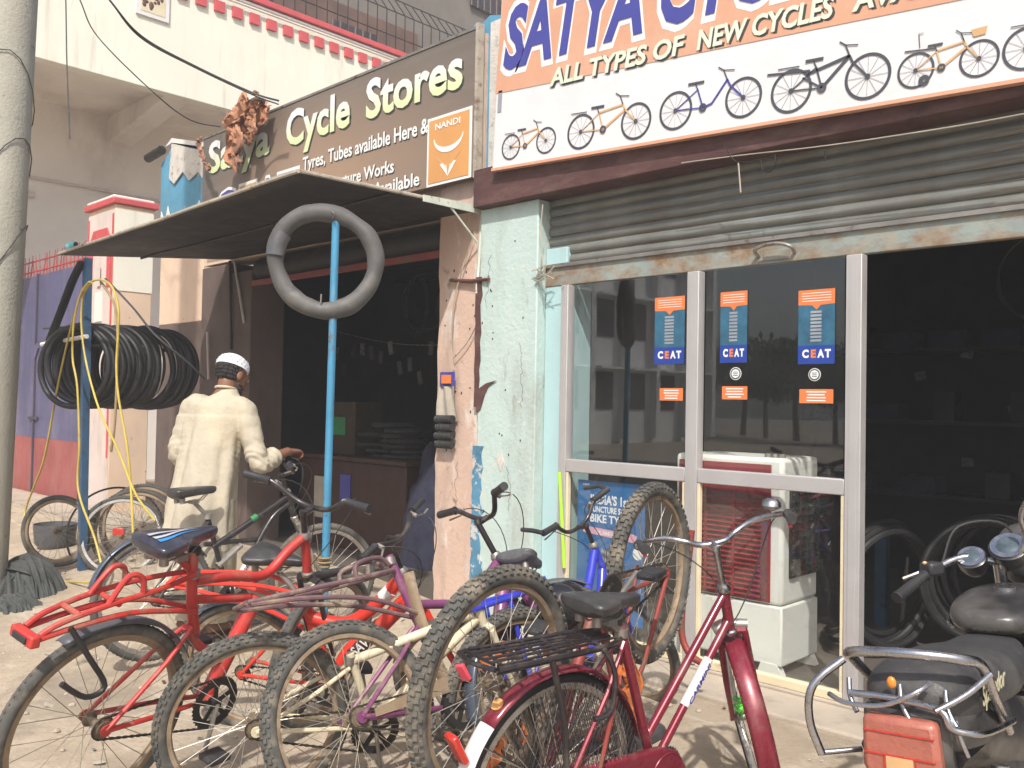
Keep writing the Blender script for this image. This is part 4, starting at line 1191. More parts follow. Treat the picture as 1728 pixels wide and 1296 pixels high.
# loose wheels against the wall at left
def loose(px, py, y, R, rot, lab, **k):
    w = add_wheel(None, W(px, py, y), rot, R, name='bicycle_wheel', **k)
    tag(w, lab, 'wheel'); return w
loose(98, 896, -1.52, .29, (R_(0), R_(-20), R_(48)), 'loose brown wheel leaning left of the blue post', knob='fat', tm='dusty_tyre')
loose(205, 905, -1.15, .33, (R_(-12), 0, R_(62)), 'spoked wheel with pale rim leaning right of the blue post', knob='slim', tm='dusty_tyre', rm='steel_rim', sm='spoke')
loose(228, 895, -1.0, .35, (R_(-14), 0, R_(60)), 'larger dusty wheel stacked behind the pale rimmed wheel', knob='fat', tm='dusty_tyre')
loose(240, 885, -.85, .35, (R_(-10), 0, R_(55)), 'rearmost dusty wheel of the stack against the dark pillar', knob='slim', tm='dusty_tyre')
b = MB(); hc = W(205, 905, -.8)
b.torus((0, 0, 0), .40, .009, 'y', 60, 6)
o = part('thin_hoop', b, 'dark_metal'); o.location = W(195, 900, -.95); o.rotation_euler = (R_(-10), 0, R_(55))
tag(o, 'thin dark metal hoop leaning above the stacked wheels', 'hoop')
b = MB(); rc = W(200, 897, -1.32); b.box(rc, (.085, .02, .05), Matrix.Rotation(R_(50), 3, 'Z'))
o = part('red_reflector', b, 'reflector', None, .004); tag(o, 'small red reflector clipped to the pale rimmed wheel', 'reflector')

# ================================================================== THINGS ON THE PINK PILLAR
b = MB(); b.tube([(-4.63, -.02, 2.165), (-4.42, -.02, 2.14), (-4.22, -.05, 2.135)], [.017, .022, .014], 8, flat=.7)
tag(part('wooden_peg', b, 'brown_peg'), 'brown wooden peg nailed across the two pillars', 'peg')
def string(pts, lab, r=.0045):
    b = MB(); b.tube(crom([W(x, y, -.03) for x, y in pts], 5), r, 5)
    tag(part('hanging_string', b, 'string'), lab, 'string')
string([(798, 402), (785, 440), (768, 500), (762, 560), (764, 606)], 'long pale string hanging from a nail on the pink pillar')
string([(805, 545), (790, 575), (770, 600), (764, 606), (766, 625)], 'short string tied lower on the pink pillar')
q = W(757, 640, -.02)
pk = thing('hanging_packet', 'packet with black ribbed grips hung on the pink pillar', 'packet', q)
b = MB(); b.grid(lambda u, v: V(((u - .5) * .16, -.01 - .01 * math.sin(u * 9), (v - .5) * .10)), 8, 3)
part('header_card', b, 'letter_blue', pk)
b = MB(); b.bx(-.05, .05, -.024, -.02, -.03, .03); part('card_print', b, 'ceat_orange', pk)
b = MB(); b.grid(lambda u, v: V(((u - .5) * (.16 + .06 * (1 - v)), -.012 - .012 * math.sin(u * 12 + v * 3), -.05 - (1 - v) * .24)), 10, 6); part('clear_bag', b, 'string', pk)
for i in range(4):
    b = MB(); z = -.28 - i * .058
    b.tube([(-.085 + .02 * (i % 2), -.03, z), (.085, -.03, z + .004)], .027, 12)
    for j in range(6):
        b.torus((-.07 + j * .028, -.03, z), .027, .003, 'x', 12, 4)
    part('ribbed_grip', b, 'black_plastic', pk)

# ================================================================== STICKERS, POSTER
def sticker(px0, py0, px1, py1, y, lab, cat='sticker', nm='sticker', m_='ceat_orange', par=None, th_=.001):
    a, c = W(px0, py0, y), W(px1, py1, y)
    b = MB(); b.bx(a.x, c.x, y - th_, y, c.z, a.z)
    o = part(nm, b, m_, par)
    if par is None: tag(o, lab, cat)
    return o, a, c
YG = .0315
def rect(par, nm, x0, x1, z0, z1, y, m_):
    b = MB(); b.bx(x0, x1, y - .0008, y, z0, z1); return part(nm, b, m_, par)
def rel(o):  # children written in world space
    return o
for (x0, x1, z0, z1, lab) in ((-2.94, -2.74, 1.545, 1.925, 'left tall tyre brand sticker, on the left glass pane'), (-2.515, -2.355, 1.545, 1.925, 'middle tall tyre brand sticker, just right of the mullion'), (-2.07, -1.88, 1.53, 1.90, 'right tall tyre brand sticker, nearest the open doorway')):
    w = x1 - x0; h = z1 - z0
    b = MB(); b.bx(x0, x1, YG - .001, YG, z0, z1); o = part('brand_sticker', b, 'ceat_teal'); tag(o, lab, 'sticker')
    rect(o, 'logo_field', x0, x1, z0, z0 + h * .25, YG - .0013, 'ceat_blue')
    b = MB(); b.prism([(x, YG - .0013, z) for x, z in [(x0, z1), (x1, z1), (x1, z1 - h * .2), (x0 + w * .62, z1 - h * .21), (x0 + w * .5, z1 - h * .27), (x0 + w * .38, z1 - h * .21), (x0, z1 - h * .2)]], (0, -.0008, 0)); part('orange_top', b, 'ceat_orange', o)
    for ch, a_, ww, m_ in (('C', .12, .18, 'letter_white'), ('E', .36, .14, 'ceat_orange'), ('A', .54, .18, 'letter_white'), ('T', .74, .16, 'letter_white')):
        text(ch, ww * w, h * .105, m_, 'logo_letter', o, x0 + a_ * w, z0 + h * .09, YG - .0026, off=.05, thick=.0006)
    b = MB()
    for i in range(9):
        zz = z0 + h * (.30 + i * .048)
        b.bx(x0 + w * .34, x0 + w * .64, YG - .0022, YG - .0014, zz, zz + h * .03)
    part('tyre_print', b, 'print_grey', o)
    b = MB()
    for i in range(4):
        b.bx(x0 + w * .1, x0 + w * .9, YG - .003, YG - .0022, z1 - h * (.05 + .035 * i), z1 - h * (.05 + .035 * i) + .003)
    part('small_print', b, 'letter_white', o, kind='stuff')
for cx, cz, rr, lab in ((-2.42, 1.487, .034, 'round black and white badge sticker under the middle brand sticker'), (-1.982, 1.477, .032, 'round black and white badge sticker under the right brand sticker')):
    b = MB(); b.lathe([(rr, 0), (rr, -.0008)], (cx, YG, cz), 'y', 24); o = part('round_sticker', b, 'letter_white'); tag(o, lab, 'sticker')
    b = MB(); b.lathe([(rr * .9, 0), (rr * .9, -.0006)], (cx, YG - .001, cz), 'y', 24); part('ring', b, 'print_dark', o)
    b = MB(); b.lathe([(rr * .68, 0), (rr * .68, -.0006)], (cx, YG - .0018, cz), 'y', 24); part('centre', b, 'letter_white', o)
    b = MB()
    for i in range(3): b.bx(cx - rr * .4, cx + rr * .4, YG - .003, YG - .0025, cz - .012 + i * .009, cz - .008 + i * .009)
    part('small_print', b, 'print_dark', o, kind='stuff')
for x0, x1, z0, z1, lab in ((-2.90, -2.745, 1.34, 1.41, 'small orange text label on the left pane'), (-2.50, -2.35, 1.35, 1.42, 'small orange text label under the middle badge'), (-2.06, -1.885, 1.335, 1.405, 'small orange text label nearest the open doorway')):
    b = MB(); b.bx(x0, x1, YG - .001, YG, z0, z1); o = part('text_label', b, 'ceat_orange', None, .0); tag(o, lab, 'label')
    b = MB()
    for i in range(4):
        w = (x1 - x0) * random.uniform(.25, .38)
        cx = (x0 + x1) / 2
        b.bx(cx - w, cx + w, YG - .0022, YG - .0013, z0 + .010 + i * .0145, z0 + .016 + i * .0145)
    part('small_print', b, 'letter_white', o, kind='stuff')
# poster
Po = thing('tyre_poster', 'blue poster with white slogan and a big tyre print behind the lower left pane', 'poster', (-3.50, .045, .03))
b = MB(); b.bx(0, .50, 0, .004, 0, .82); part('sheet', b, 'poster_blue', Po)
for s_, x, z, w, c in (("INDIA'S 1st", .10, .685, .29, .055), ('PUNCTURE SAFE', .10, .635, .29, .036), ('BIKE TYRE', .10, .575, .29, .048)):
    text(s_, w, c, 'letter_white', 'lettering', Po, x, z, -.001, off=.03)
b = MB(); b.prism([(x, -.0008, z) for x, z in [(.04, .545), (.42, .53), (.45, .52), (.43, .48), (.05, .505)]], (0, -.001, 0)); part('pink_banner', b, 'poster_pink', Po)
text('TUBELESS', .22, .022, 'letter_white', 'lettering', Po, .14, .503, -.003, off=.02)
b = MB()
tp = [(.25, .03)]
pr = []
for i in range(13):
    a = PI * i / 12
    pr.append((.27 + .095 * math.cos(a), .30 + .14 * math.sin(a)))
b.prism([(x, -.001, z) for x, z in [(.36, .01)] + pr + [(.17, .01)]], (0, -.001, 0))
pt = part('tyre_print', b, 'print_dark', Po)
b = MB()
for i in range(9):
    z = .02 + i * .045
    for sx in (-1, 1):
        x = .25
        b.prism([(x + sx * u, -.0028, z + v) for u, v in [(.004, 0), (.034, .01), (.034, .034), (.004, .026)]], (0, -.0008, 0))
        b.prism([(x + sx * u, -.0028, z + v + .012) for u, v in [(.04, 0), (.064, .008), (.060, .03), (.04, .022)]], (0, -.0008, 0))
part('tread_print', b, 'print_grey', pt)
b = MB(); b.lathe([(.035, 0), (.035, -.001)], (.455, -.001, .42), 'y', 20); part('round_print', b, 'letter_white', Po)
text('CEAT', .05, .012, 'letter_white', 'lettering', Po, .04, .79, -.001)
b = MB(); q0, q1 = W(944, 797, -.02), W(952, 958, -.02)
b.tube([q0, q1], .011, 10)
tag(part('neon_stick', b, 'neon'), 'neon green plastic strip standing at the left edge of the glazing', 'strip')
# wires on the beam
def beamwire(pts, lab, m_='dark_metal', r=.004):
    b = MB(); b.tube(crom([W(x, y, -.13) for x, y in pts], 5), r, 5)
    tag(part('beam_wire', b, m_), lab, 'wire')
beamwire([(1228, 252), (1236, 268), (1250, 274), (1290, 268), (1305, 263)], 'short wire loop looped along the maroon beam')
beamwire([(1246, 275), (1248, 300), (1250, 325)], 'pale string hanging from the maroon beam', 'string')
beamwire([(1282, 268), (1286, 285), (1298, 290), (1308, 278), (1308, 262)], 'small dangling wire loop under the beam')
beamwire([(1392, 254), (1392, 272)], 'tiny wire end hanging from the beam at right')
beamwire([(1150, 275), (1250, 262), (1400, 245), (1600, 215), (1728, 192)], 'thin wire stretched along the lower edge of the beam', 'string', .003)
beamwire([(916, 345), (912, 400), (918, 455)], 'frayed rope strand at the left end of the shutter', 'string', .004)
b = MB()
random.seed(31)
for i in range(9):
    a = W(922, 462, -.02); 
    b.tube(crom([a, a + V((random.uniform(-.08, .10), -.03, random.uniform(-.05, .05))), a + V((random.uniform(-.10, .2), -.04, random.uniform(-.06, .05)))], 4), .0035, 4)
tag(part('frayed_rope', b, 'string'), 'tuft of frayed straw rope at the left end of the shutter bar', 'rope')

# ================================================================== INTERIORS
# right shop: air cooler behind the glass
K_ = thing('air_cooler', 'white air cooler with dark red louvred side behind the glass', 'air cooler', (-2.86, .13, -.085))
Wc, Dc, Hc = .67, .42, 1.13
b = MB(); b.bx(.003, Wc - .003, .003, Dc, .05, .359); part('water_tank', b, 'cooler_white', K_, .010)
b = MB(); b.bx(.006, Wc - .006, .006, Dc, .361, Hc); part('cabinet', b, 'cooler_white', K_, .022)
b = MB()
b.bx(.035, .60, -.006, .004, .375, 1.095)
lf = part('louvre_frame', b, 'cooler_red', K_, .002)
b = MB(); b.bx(.05, .585, -.010, -.0062, .39, .93); part('pad', b, 'cooler_pad', lf)
b = MB()
for i in range(20):
    z = .40 + i * .0265
    for c0 in range(3):
        b.box((.135 + c0 * .17, -.014, z), (.155, .014, .006), Matrix.Rotation(.5, 3, 'X'))
part('louvre', b, 'cooler_red', lf)
b = MB(); 
for x in (.22, .39): b.bx(x - .006, x + .006, -.018, -.0105, .385, .94)
part('louvre_post', b, 'cooler_red', lf)
b = MB(); b.bx(Wc - .004, Wc + .012, .07, .40, .50, .98); gr = part('front_grille', b, 'dark_metal', K_, .01)
b = MB()
for i in range(12): b.bx(Wc + .0125, Wc + .02, .08, .39, .52 + i * .038, .526 + i * .038)
for i in range(5): b.bx(Wc + .0125, Wc + .018, .10 + i * .07, .106 + i * .07, .51, .97)
part('grille_bars', b, 'chrome', gr)
b = MB(); b.bx(.26, .34, -.007, -.0005, .10, .34); part('tank_panel', b, 'cooler_white', K_, .003)
for x, y in ((.55, .0), (.02, .0), (.57, .34)):
    b = MB(); b.prism([(x, y, .06), (x + .09, y, .06), (x + .12, y, -.0), (x - .02, y, -.0)], (0, .05, 0)); part('foot', b, 'cooler_white', K_)
b = MB(); 
for i in range(3): b.lathe([(.02, 0), (.018, .02)], (.54 + i * .04, .08, Hc), 'z', 12)
part('knob', b, 'dull_steel', K_)

# blue post, rods, tyre coils inside right shop
b = MB(); q = W(1490, 882, 1.7); b.bx(q.x - .035, q.x + .035, 1.66, 1.73, -.09, q.z)
tag(part('blue_stand', b, 'post_blue'), 'blue square post standing inside the dark doorway', 'post')
b = MB(); b.tube([W(1532, 940, 1.6), W(1518, 1100, 1.6)], .014, 8)
tag(part('iron_rod', b, 'dull_steel'), 'thin iron rod leaning beside the blue post in the doorway', 'rod')
random.seed(14)
cm = MB(); cm.torus((0, 0, 0), .33, .020, 'y', 48, 8)
cmm = cm.mesh('tyre', M['black_tyre'])
for i in range(8):
    o = link(cmm, 'stored_tyre', None, loc=(-1.52 + random.uniform(-.03, .03), 1.2 + i * .06, .37 + random.uniform(-.02, .02)))
    o.rotation_euler = (random.uniform(-.1, .1), 0, random.uniform(-.2, .2) + .5)
    tag(o, 'black tyre of the stored row inside the dark doorway', 'tyre', 'stored tyres inside the doorway')
for i in range(6):
    o = link(cmm, 'stored_tyre', None, loc=(-1.95 - i * .03, .9 + i * .07, .30 + random.uniform(-.02, .02)))
    o.rotation_euler = (random.uniform(-.2, .2), 0, 1.2)
    tag(o, 'dark tyre leaning behind the glass right of the air cooler', 'tyre', 'tyres behind the cooler')
# small pale price tags in the dark
for i, (px, py) in enumerate(((1553, 634), (1632, 597), (1633, 780), (1712, 690))):
    q = W(px, py, 3.6)
    b = MB(); b.box(q, (.09, .005, .07), Matrix.Rotation(random.uniform(-.4, .4), 3, 'Y'))
    tag(part('hanging_tag', b, 'packet'), ('pale tag deep in the shop, left', 'pale tag deep in the shop, highest', 'pale tag deep in the shop, lowest', 'pale tag deep in the shop, far right')[i], 'tag')
# shop shelves at back of right shop
for k_ in range(3):
    b = MB(); b.bx(-3.7, 1.4, 3.45, 3.85, .6 + k_ * .6, .63 + k_ * .6)
    tag(part('back_shelf', b, 'dark_metal'), ('lowest', 'middle', 'top')[k_] + ' dark shelf on the back wall of the right shop', 'shelf')

# left shop: counter, shelves, stock
Ct = thing('shop_counter', 'red brown wooden counter inside the repair shop', 'counter', (-7.2, .45, 0))
b = MB(); b.bx(0, 1.55, 0, .5, 0, .78); part('carcass', b, 'wood', Ct, .01)
b = MB(); b.bx(-.03, 1.58, -.03, .53, .781, .82); part('worktop', b, 'wood', Ct, .006)
b = MB(); b.bx(.25, .50, -.012, -.001, .25, .62); part('paper_notice', b, 'string', Ct)
b = MB(); b.bx(.65, .80, -.012, -.001, .40, .66); part('blue_label', b, 'letter_blue', Ct)
random.seed(17)
b = MB(); b.bx(-6.95, -6.5, .55, .85, .822, 1.30)
o = part('cardboard_box', b, 'tan_box', None, .006); tag(o, 'tan cardboard carton on the counter behind the man', 'box')
b = MB(); b.bx(-6.82, -6.64, .543, .549, 1.0, 1.16); part('printed_panel', b, 'decal_green', o)
for i in range(14):
    b = MB(); x = -6.4 + random.uniform(0, .5); z = .835 + (i % 7) * .045
    b.torus((x, .72, z), random.uniform(.14, .2), .02, 'z', 26, 6)
    tag(part('coiled_tube', b, 'black_tyre'), 'coiled black tube in the pile on the counter', 'tyre tube', 'coiled tubes piled on the counter')
heap((-5.35, .55, 0), .34, .25, .95, 5, 'navy_cloth', 'navy blue covered bundle standing inside the shop right of the counter', 'bundle', 'cloth_bundle', .2)
for k_ in range(4):
    b = MB(); b.bx(-7.6, -4.4, 2.75, 3.15, .8 + k_ * .42, .82 + k_ * .42)
    tag(part('stock_shelf', b, 'dark_metal'), ('lowest', 'second', 'third', 'top')[k_] + ' dark stock shelf at the back of the repair shop', 'shelf')
pkm = []
for i, m_ in enumerate(('packet', 'tan_box', 'print_grey', 'dark_metal', 'ceat_teal')):
    b = MB(); b.box((0, 0, 0), (.11, .06, .16)); pkm.append(b.mesh('packet', M[m_], False))
for i in range(70):
    o = link(random.choice(pkm), 'stock_packet', None, loc=(random.uniform(-7.5, -4.5), 2.72, .9 + .42 * random.randint(0, 3)))
    o.rotation_euler = (0, random.uniform(-.2, .2), random.uniform(-.5, .5))
    tag(o, 'small dim packet on the stock shelves of the repair shop', 'packet', 'packets on the stock shelves')
b = MB(); b.tube(crom([(-7.3, .8, 2.0), (-6.2, .8, 1.82), (-4.8, .8, 1.78)], 6), .004, 5)
tag(part('hanging_line', b, 'packet'), 'thin line strung across the dark shop opening', 'line')
for i in range(18):
    x = -7.2 + i * .14
    b = MB(); b.box((x, .82, 1.85 - random.uniform(.05, .35)), (.06, .01, .12), Matrix.Rotation(random.uniform(-.3, .3), 3, 'Y'))
    tag(part('hung_packet', b, random.choice(['packet', 'dark_metal', 'dark_metal'])), 'small packet hung on the line in the dark shop', 'packet', 'packets hung on the line')

# dim stock in both shops: boxes on the right shop's shelves, tubes and tyres hung from the left shop's ceiling
random.seed(55)
bxm = []
for m_, d in (('packet', (.22, .2, .16)), ('dark_metal', (.16, .2, .24)), ('navy_cloth', (.28, .2, .14)), ('dark_metal', (.18, .2, .2))):
    b = MB(); b.bx(-d[0] / 2, d[0] / 2, -d[1] / 2, d[1] / 2, 0, d[2]); bxm.append(b.mesh('carton', M[m_], False))
for k_ in range(3):
    x = -3.6
    while x < 1.3:
        o = link(random.choice(bxm), 'carton', None, loc=(x, 3.6, .631 + k_ * .6)); o.rotation_euler = (0, 0, random.uniform(-.15, .15))
        tag(o, 'dim carton standing on the %s back shelf of the right shop' % ('lowest', 'middle', 'top')[k_], 'carton', 'cartons on the %s back shelf' % ('lowest', 'middle', 'top')[k_])
        x += random.uniform(.3, .62)
hm_ = MB(); hm_.torus((0, 0, 0), .30, .018, 'y', 40, 8); hmm = hm_.mesh('tyre', M['black_tyre'])
for i in range(9):
    o = link(hmm, 'stored_tyre', None, loc=(-7.3 + i * .3, 1.9 + random.uniform(-.2, .2), 2.32 + random.uniform(-.06, .04))); o.rotation_euler = (random.uniform(-.1, .1), 0, random.uniform(-.5, 1.0))
    tag(o, 'dark tyre hung under the ceiling of the repair shop', 'tyre', 'tyres hung under the repair shop ceiling')
for i in range(7):
    o = link(hmm, 'stored_tyre', None, loc=(-1.5 + i * .28, 2.4, 2.2)); o.rotation_euler = (0, 0, random.uniform(-.5, 1.0))
    tag(o, 'dark tyre hung under the ceiling of the right shop', 'tyre', 'tyres hung under the right shop ceiling')
b = MB(); b.tube([(-7.7, 1.9, 2.6), (-4.4, 1.9, 2.6)], .015, 6); tag(part('hanging_rail', b, 'dark_metal'), 'dark rail under the ceiling of the repair shop', 'rail')
b = MB(); b.tube([(-3.8, 2.4, 2.49), (1.4, 2.4, 2.49)], .015, 6); tag(part('hanging_rail', b, 'dark_metal'), 'dark rail under the ceiling of the right shop', 'rail')

# ================================================================== BICYCLES
def saddle(par, p, m_, tilt=0.0, L=.27, Wd=.085, decals=None, yawd=0):
    rings = []
    n = 14
    for i in range(n + 1):
        t = i / n
        x = -.13 + L * t
        w = Wd * (1 - t) ** .9 * (1.0 if t > .12 else .75 + 2.1 * t) + .018
        if t > .45: w = .018 + (Wd * .42) * max(0, 1 - (t - .45) / .5) ** 1.3
        w = max(w, .016) if t < .97 else .010
        top = .022 * (1 - t) ** 1.5 + .006 * math.sin(t * PI) + .004
        th_ = .030 + .018 * (1 - t)
        if t < .05 or t > .97: th_ *= .6
        rg = []
        for j in range(14):
            a = 2 * PI * j / 14
            c_, s_ = math.cos(a), math.sin(a)
            z = top + (th_ * .35 * s_ if s_ > 0 else th_ * 1.1 * s_ - (0 if abs(c_) < .7 else .006))
            rg.append((x, w * math.copysign(abs(c_) ** .8, c_), z))
        rings.append(rg)
    b = MB(); b.loft(rings)
    o = part('saddle', b, m_, par); o.location = p; o.rotation_euler = (0, -tilt, yawd)
    md = o.modifiers.new('s', 'SUBSURF'); md.levels = 1; md.render_levels = 1
    b = MB()
    for s_ in (-1, 1):
        b.tube([(-.09, s_ * .035, -.02), (-.06, s_ * .022, -.05), (.04, s_ * .02, -.05), (.10, s_ * .008, -.012)], .0035, 6)
        b.lathe([(.016, -.05), (.016, -.02)], (-.08, s_ * .04, 0), 'z', 10)
    b.bx(-.02, .02, -.03, .03, -.065, -.045)
    part('saddle_rails', b, 'dull_steel', o)
    if decals:
        for s_, m2, off in decals:
            b = MB()
            def fn(u, v, s_=s_, off=off):
                x = -.10 + .19 * u
                i = (x + .13) / L
                w = .018 + Wd * (1 - i) * .75
                y = s_ * w * (off + .22 * v * (1 - u) + .05 * math.sin(u * 8))
                return V((x, y, .022 * (1 - i) ** 1.5 + .006 * math.sin(i * PI) + .006 + (.030 + .018 * (1 - i)) * .35 * math.sqrt(max(0, 1 - min(1, abs(y) / w) ** 2)) + .0015))
            b.grid(fn, 12, 3); part('saddle_print', b, m2, o)
    return o

def fender(par, c, R, a0, a1, m_, w=.028, name='mudguard', drop=.012, lab=None, n=22, M3=None):
    """arc over a wheel: angles in degrees, 0 = forward, 90 = up, 180 = rearward"""
    b = MB()
    def fn(u, v):
        a = R_(a0 + (a1 - a0) * u)
        t = (v - .5) * 2
        rr = R - drop * abs(t) ** 2.2
        p = V((c[0] + rr * math.cos(a), c[1] + t * w, c[2] + rr * math.sin(a)))
        return M3 @ p if M3 is not None else p
    b.grid(fn, n, 6)
    o = part(name, b, m_, par, label=lab)
    md = o.modifiers.new('s', 'SOLIDIFY'); md.thickness = .003
    return o

def bicycle(name, label, loc, h, lean, s, c, group='bicycles parked outside the shops', inv=None):
    root = thing(name, label, 'bicycle', loc, (R_(lean), 0, R_(h)), group, s)
    if inv:
        root.rotation_euler = (R_(180 + lean), 0, R_(h)); root.location = (loc[0], loc[1], loc[2] + inv * s)
    R = c.get('R', .335); knob = c.get('knob', 'knob')
    rh = V((0, 0, R)); fh = V((c.get('wb', 1.04), 0, R))
    bb = V(c.get('bb', (.43, 0, .29))); st = V(c.get('st', (.30, 0, .76))); ht = V(c.get('ht', (.80, 0, .86))); hb = V(c.get('hb', (.845, 0, .72))); cr = V(c.get('cr', (.862, 0, .68)))
    P = c['paint']
    # steering
    ax = (cr - ht).normalized()
    steer = c.get('steer', 0)
    SM = Matrix.Translation(ht) @ Matrix.Rotation(R_(-steer), 4, ax) @ Matrix.Translation(-ht)
    S = lambda p: SM @ V(p)
    wk = dict(R=R, knob=knob, tm=c.get('tm', 'knob_tyre'), rm=c.get('rm', 'muddy_rim'), sm=c.get('sm', 'spoke_dirty'), hm=c.get('hm', 'hub_dirty'))
    if c.get('rw', True): add_wheel(root, rh, (0, R_(random.uniform(0, 90)), 0), rear=True, name='rear_wheel', **wk)
    if c.get('fw', True):
        w = add_wheel(root, (0, 0, 0), (0, 0, 0), name='front_wheel', **wk)
        w.matrix_local = SM @ Matrix.Translation(fh) @ Matrix.Rotation(R_(random.uniform(0, 90)), 4, 'Y')
    # frame
    b = MB()
    tb = lambda a, q, r, rr=None: b.tube(crom(a, 4) if len(a) > 2 else a, r, 10)
    if 'tubes' in c:
        for a, r in c['tubes']:
            tb(a, None, r)
    else:
        tr = c.get('tr', .016)
        b.tube([bb, st], .0155, 10); b.tube([st + V((0, 0, -.02)), ht + (hb - ht) * .2], tr, 10); b.tube([bb, hb + (ht - hb) * .15], tr * 1.15, 10)
    b.tube([ht, hb], .019, 12)
    b.tube([bb + V((0, -.035, 0)), bb + V((0, .035, 0))], .021, 12)
    fr = part('frame', b, P, root)
    sa = V(c.get('stay_top', st + V((0, 0, -.03))))
    if c.get('stays', True):
        b = MB()
        for y in (-1, 1):
            b.tube([bb + V((-.02, y * .02, 0)), bb.lerp(rh, .45) + V((0, y * .045, 0)), rh + V((0, y * .062, 0))], .009, 8)
        part('chain_stay', b, c.get('stay_paint', P), root)
        b = MB()
        for y in (-1, 1):
            b.tube([sa + V((0, y * .015, 0)), sa.lerp(rh, .35) + V((0, y * .045, 0)), rh + V((0, y * .062, 0))], .0085, 8)
            b.lathe([(.02, -.003), (.02, .003)], rh + V((0, y * .062, 0)), 'y', 12)
        part('seat_stay', b, c.get('stay_paint', P), root)
    for lab, a0, q0, rr, m_, wd in c.get('decals', ()):   # white band with lettering on a tube
        a0, q0 = V(a0), V(q0); b = MB(); b.tube([a0, q0], rr, 12); dc = part('decal_band', b, m_, fr)
        if lab:
            d = (q0 - a0); L = d.length
            xz = math.atan2(d.z, d.x)
            m4 = Matrix.Translation(a0.lerp(q0, .08) + V((0, -rr - .0015, 0)) + V((math.sin(xz), 0, -math.cos(xz))) * rr * .55) @ Matrix.Rotation(-xz, 4, 'Y')
            text(lab, L * .84, rr * 1.1, wd, 'lettering', dc, 0, 0, mtx=m4, off=.02, thick=.0006, shear=.2)
    # headset, fork
    b = MB(); u = -ax
    mq = u.to_track_quat('Z', 'Y').to_matrix()
    b.lathe([(.021, 0), (.026, .006), (.026, .014), (.018, .03)], ht, 'z', 14, mq)
    b.lathe([(.021, 0), (.025, -.006), (.022, -.02)], hb, 'z', 14, mq)
    part('headset', b, 'chrome' if c.get('shiny') else 'dull_steel', root)
    fp = c.get('fork', P)
    b = MB()
    fo = c.get('fork_r', .0125)
    fwide = .052
    for y in (-1, 1):
        mid = cr.lerp(fh, .55) + V((-.012, 0, 0))
        b.tube([S(cr + V((0, y * fwide * .9, 0))), S(mid + V((0, y * fwide, 0))), S(fh + V((-.004, y * fwide, 0)))], [fo, fo * .95, fo * .7], 8)
    b.tube([S(cr + V((0, -fwide * .95, 0.003))), S(cr + V((0, 0, .012))), S(cr + V((0, fwide * .95, .003)))], fo * 1.15, 8)
    b.tube([S(cr), S(hb)], .013, 8)
    part('fork', b, fp, root)
    # stem + bar
    hbk = c.get('bar', 'flat'); sh = c.get('stem', .10)
    if hbk:
        t0 = ht + u * sh; fwd = c.get('fwd', .06)
        t1 = t0 + V((fwd, 0, .02))
        b = MB(); b.tube([S(ht), S(t0)], .0125, 10); b.tube([S(t0), S(t1)], .013, 10); b.lathe([(.0165, 0), (.0165, .02)], S(t0) - V((0, 0, .006)), 'z', 12)
        part('stem', b, c.get('stem_m', 'black_paint'), root)
        W2 = c.get('bw', .29)
        if hbk == 'flat':
            L = [(-.035, W2, .035), (-.03, W2 * .6, .035), (-.01, .10, .012), (0, .04, 0)]
        elif hbk == 'riser':
            L = [(-.07, W2, .075), (-.05, W2 * .62, .07), (-.015, .10, .02), (0, .04, 0)]
        else:   # roadster, swept back
            L = [(-.20, W2 * .93, .045), (-.07, W2 * 1.0, .055), (.02, .17, .05), (.03, .09, .02), (0, .04, 0)]
        pr = [t1 + V(p) for p in L] + [t1 + V((p[0], -p[1], p[2])) for p in L[::-1]]
        pp = [S(p) for p in (crom(pr, 3))]
        b = MB(); b.tube(pp, .011, 10); bar = part('handlebar', b, c.get('bar_m', 'black_paint'), root)
        gm = c.get('grip', 'black_plastic')
        for y in (1, -1):
            g0, g1 = t1 + V((L[0][0], y * L[0][1], L[0][2])), t1 + V((L[1][0], y * L[1][1], L[1][2]))
            gd = (g1 - g0).normalized()
            b = MB(); b.tube([S(g0 - gd * .004), S(g0 + gd * .05), S(g0 + gd * .11), S(g0 + gd * .115)], [.0175, .0165, .0165, .019], 12)
            part('grip', b, gm, bar)
            if c.get('levers', True):
                lv = g0 + gd * .135
                b = MB(); b.tube([S(lv), S(lv + V((.03, 0, -.012)))], .010, 8)
                b.tube([S(lv + V((.028, 0, -.012))), S(lv - gd * .05 + V((.045, 0, -.022))), S(lv - gd * .12 + V((.035, 0, -.03)))], [.006, .005, .007], 7, flat=.6)
                part('brake_lever', b, c.get('lever_m', 'dull_steel'), bar)
            if c.get('horns'):
                e0 = g0
                b = MB(); b.tube([S(e0), S(e0 + V((.05, y * .01, .04))), S(e0 + V((.14, y * -.005, .075)))], .012, 8); part('bar_end', b, 'black_plastic', bar)
        # cables
        b = MB()
        for y in (1, -1):
            a0 = t1 + V((L[1][0] + .03, y * L[1][1], L[1][2]))
            b.tube(bez(S(a0), S(a0 + V((.16, -y * .05, .02))), ht + V((.16, y * .05, .05)), hb + V((-.02, y * .022, .02)), 12), .0024, 5)
        part('brake_cable', b, 'wire', bar)
    # seat post + saddle
    if c.get('saddle', 'saddle_black'):
        sp_ = V(c.get('sp', (.245, 0, .90)))
        b = MB(); b.tube([st - (sp_ - st) * .1, sp_ + V((0, 0, -.05))], .0125, 10)
        part('seat_post', b, c.get('post_m', 'dull_steel'), root)
        saddle(root, sp_, c.get('saddle', 'saddle_black'), R_(c.get('tilt', 3)), decals=c.get('sdec'), yawd=R_(c.get('syaw', 0)), L=c.get('sL', .27), Wd=c.get('sW', .085))
    b = MB(); b.lathe([(.022, -.018), (.022, .01)], st, 'z', 12); part('seat_clamp', b, 'dull_steel', root)
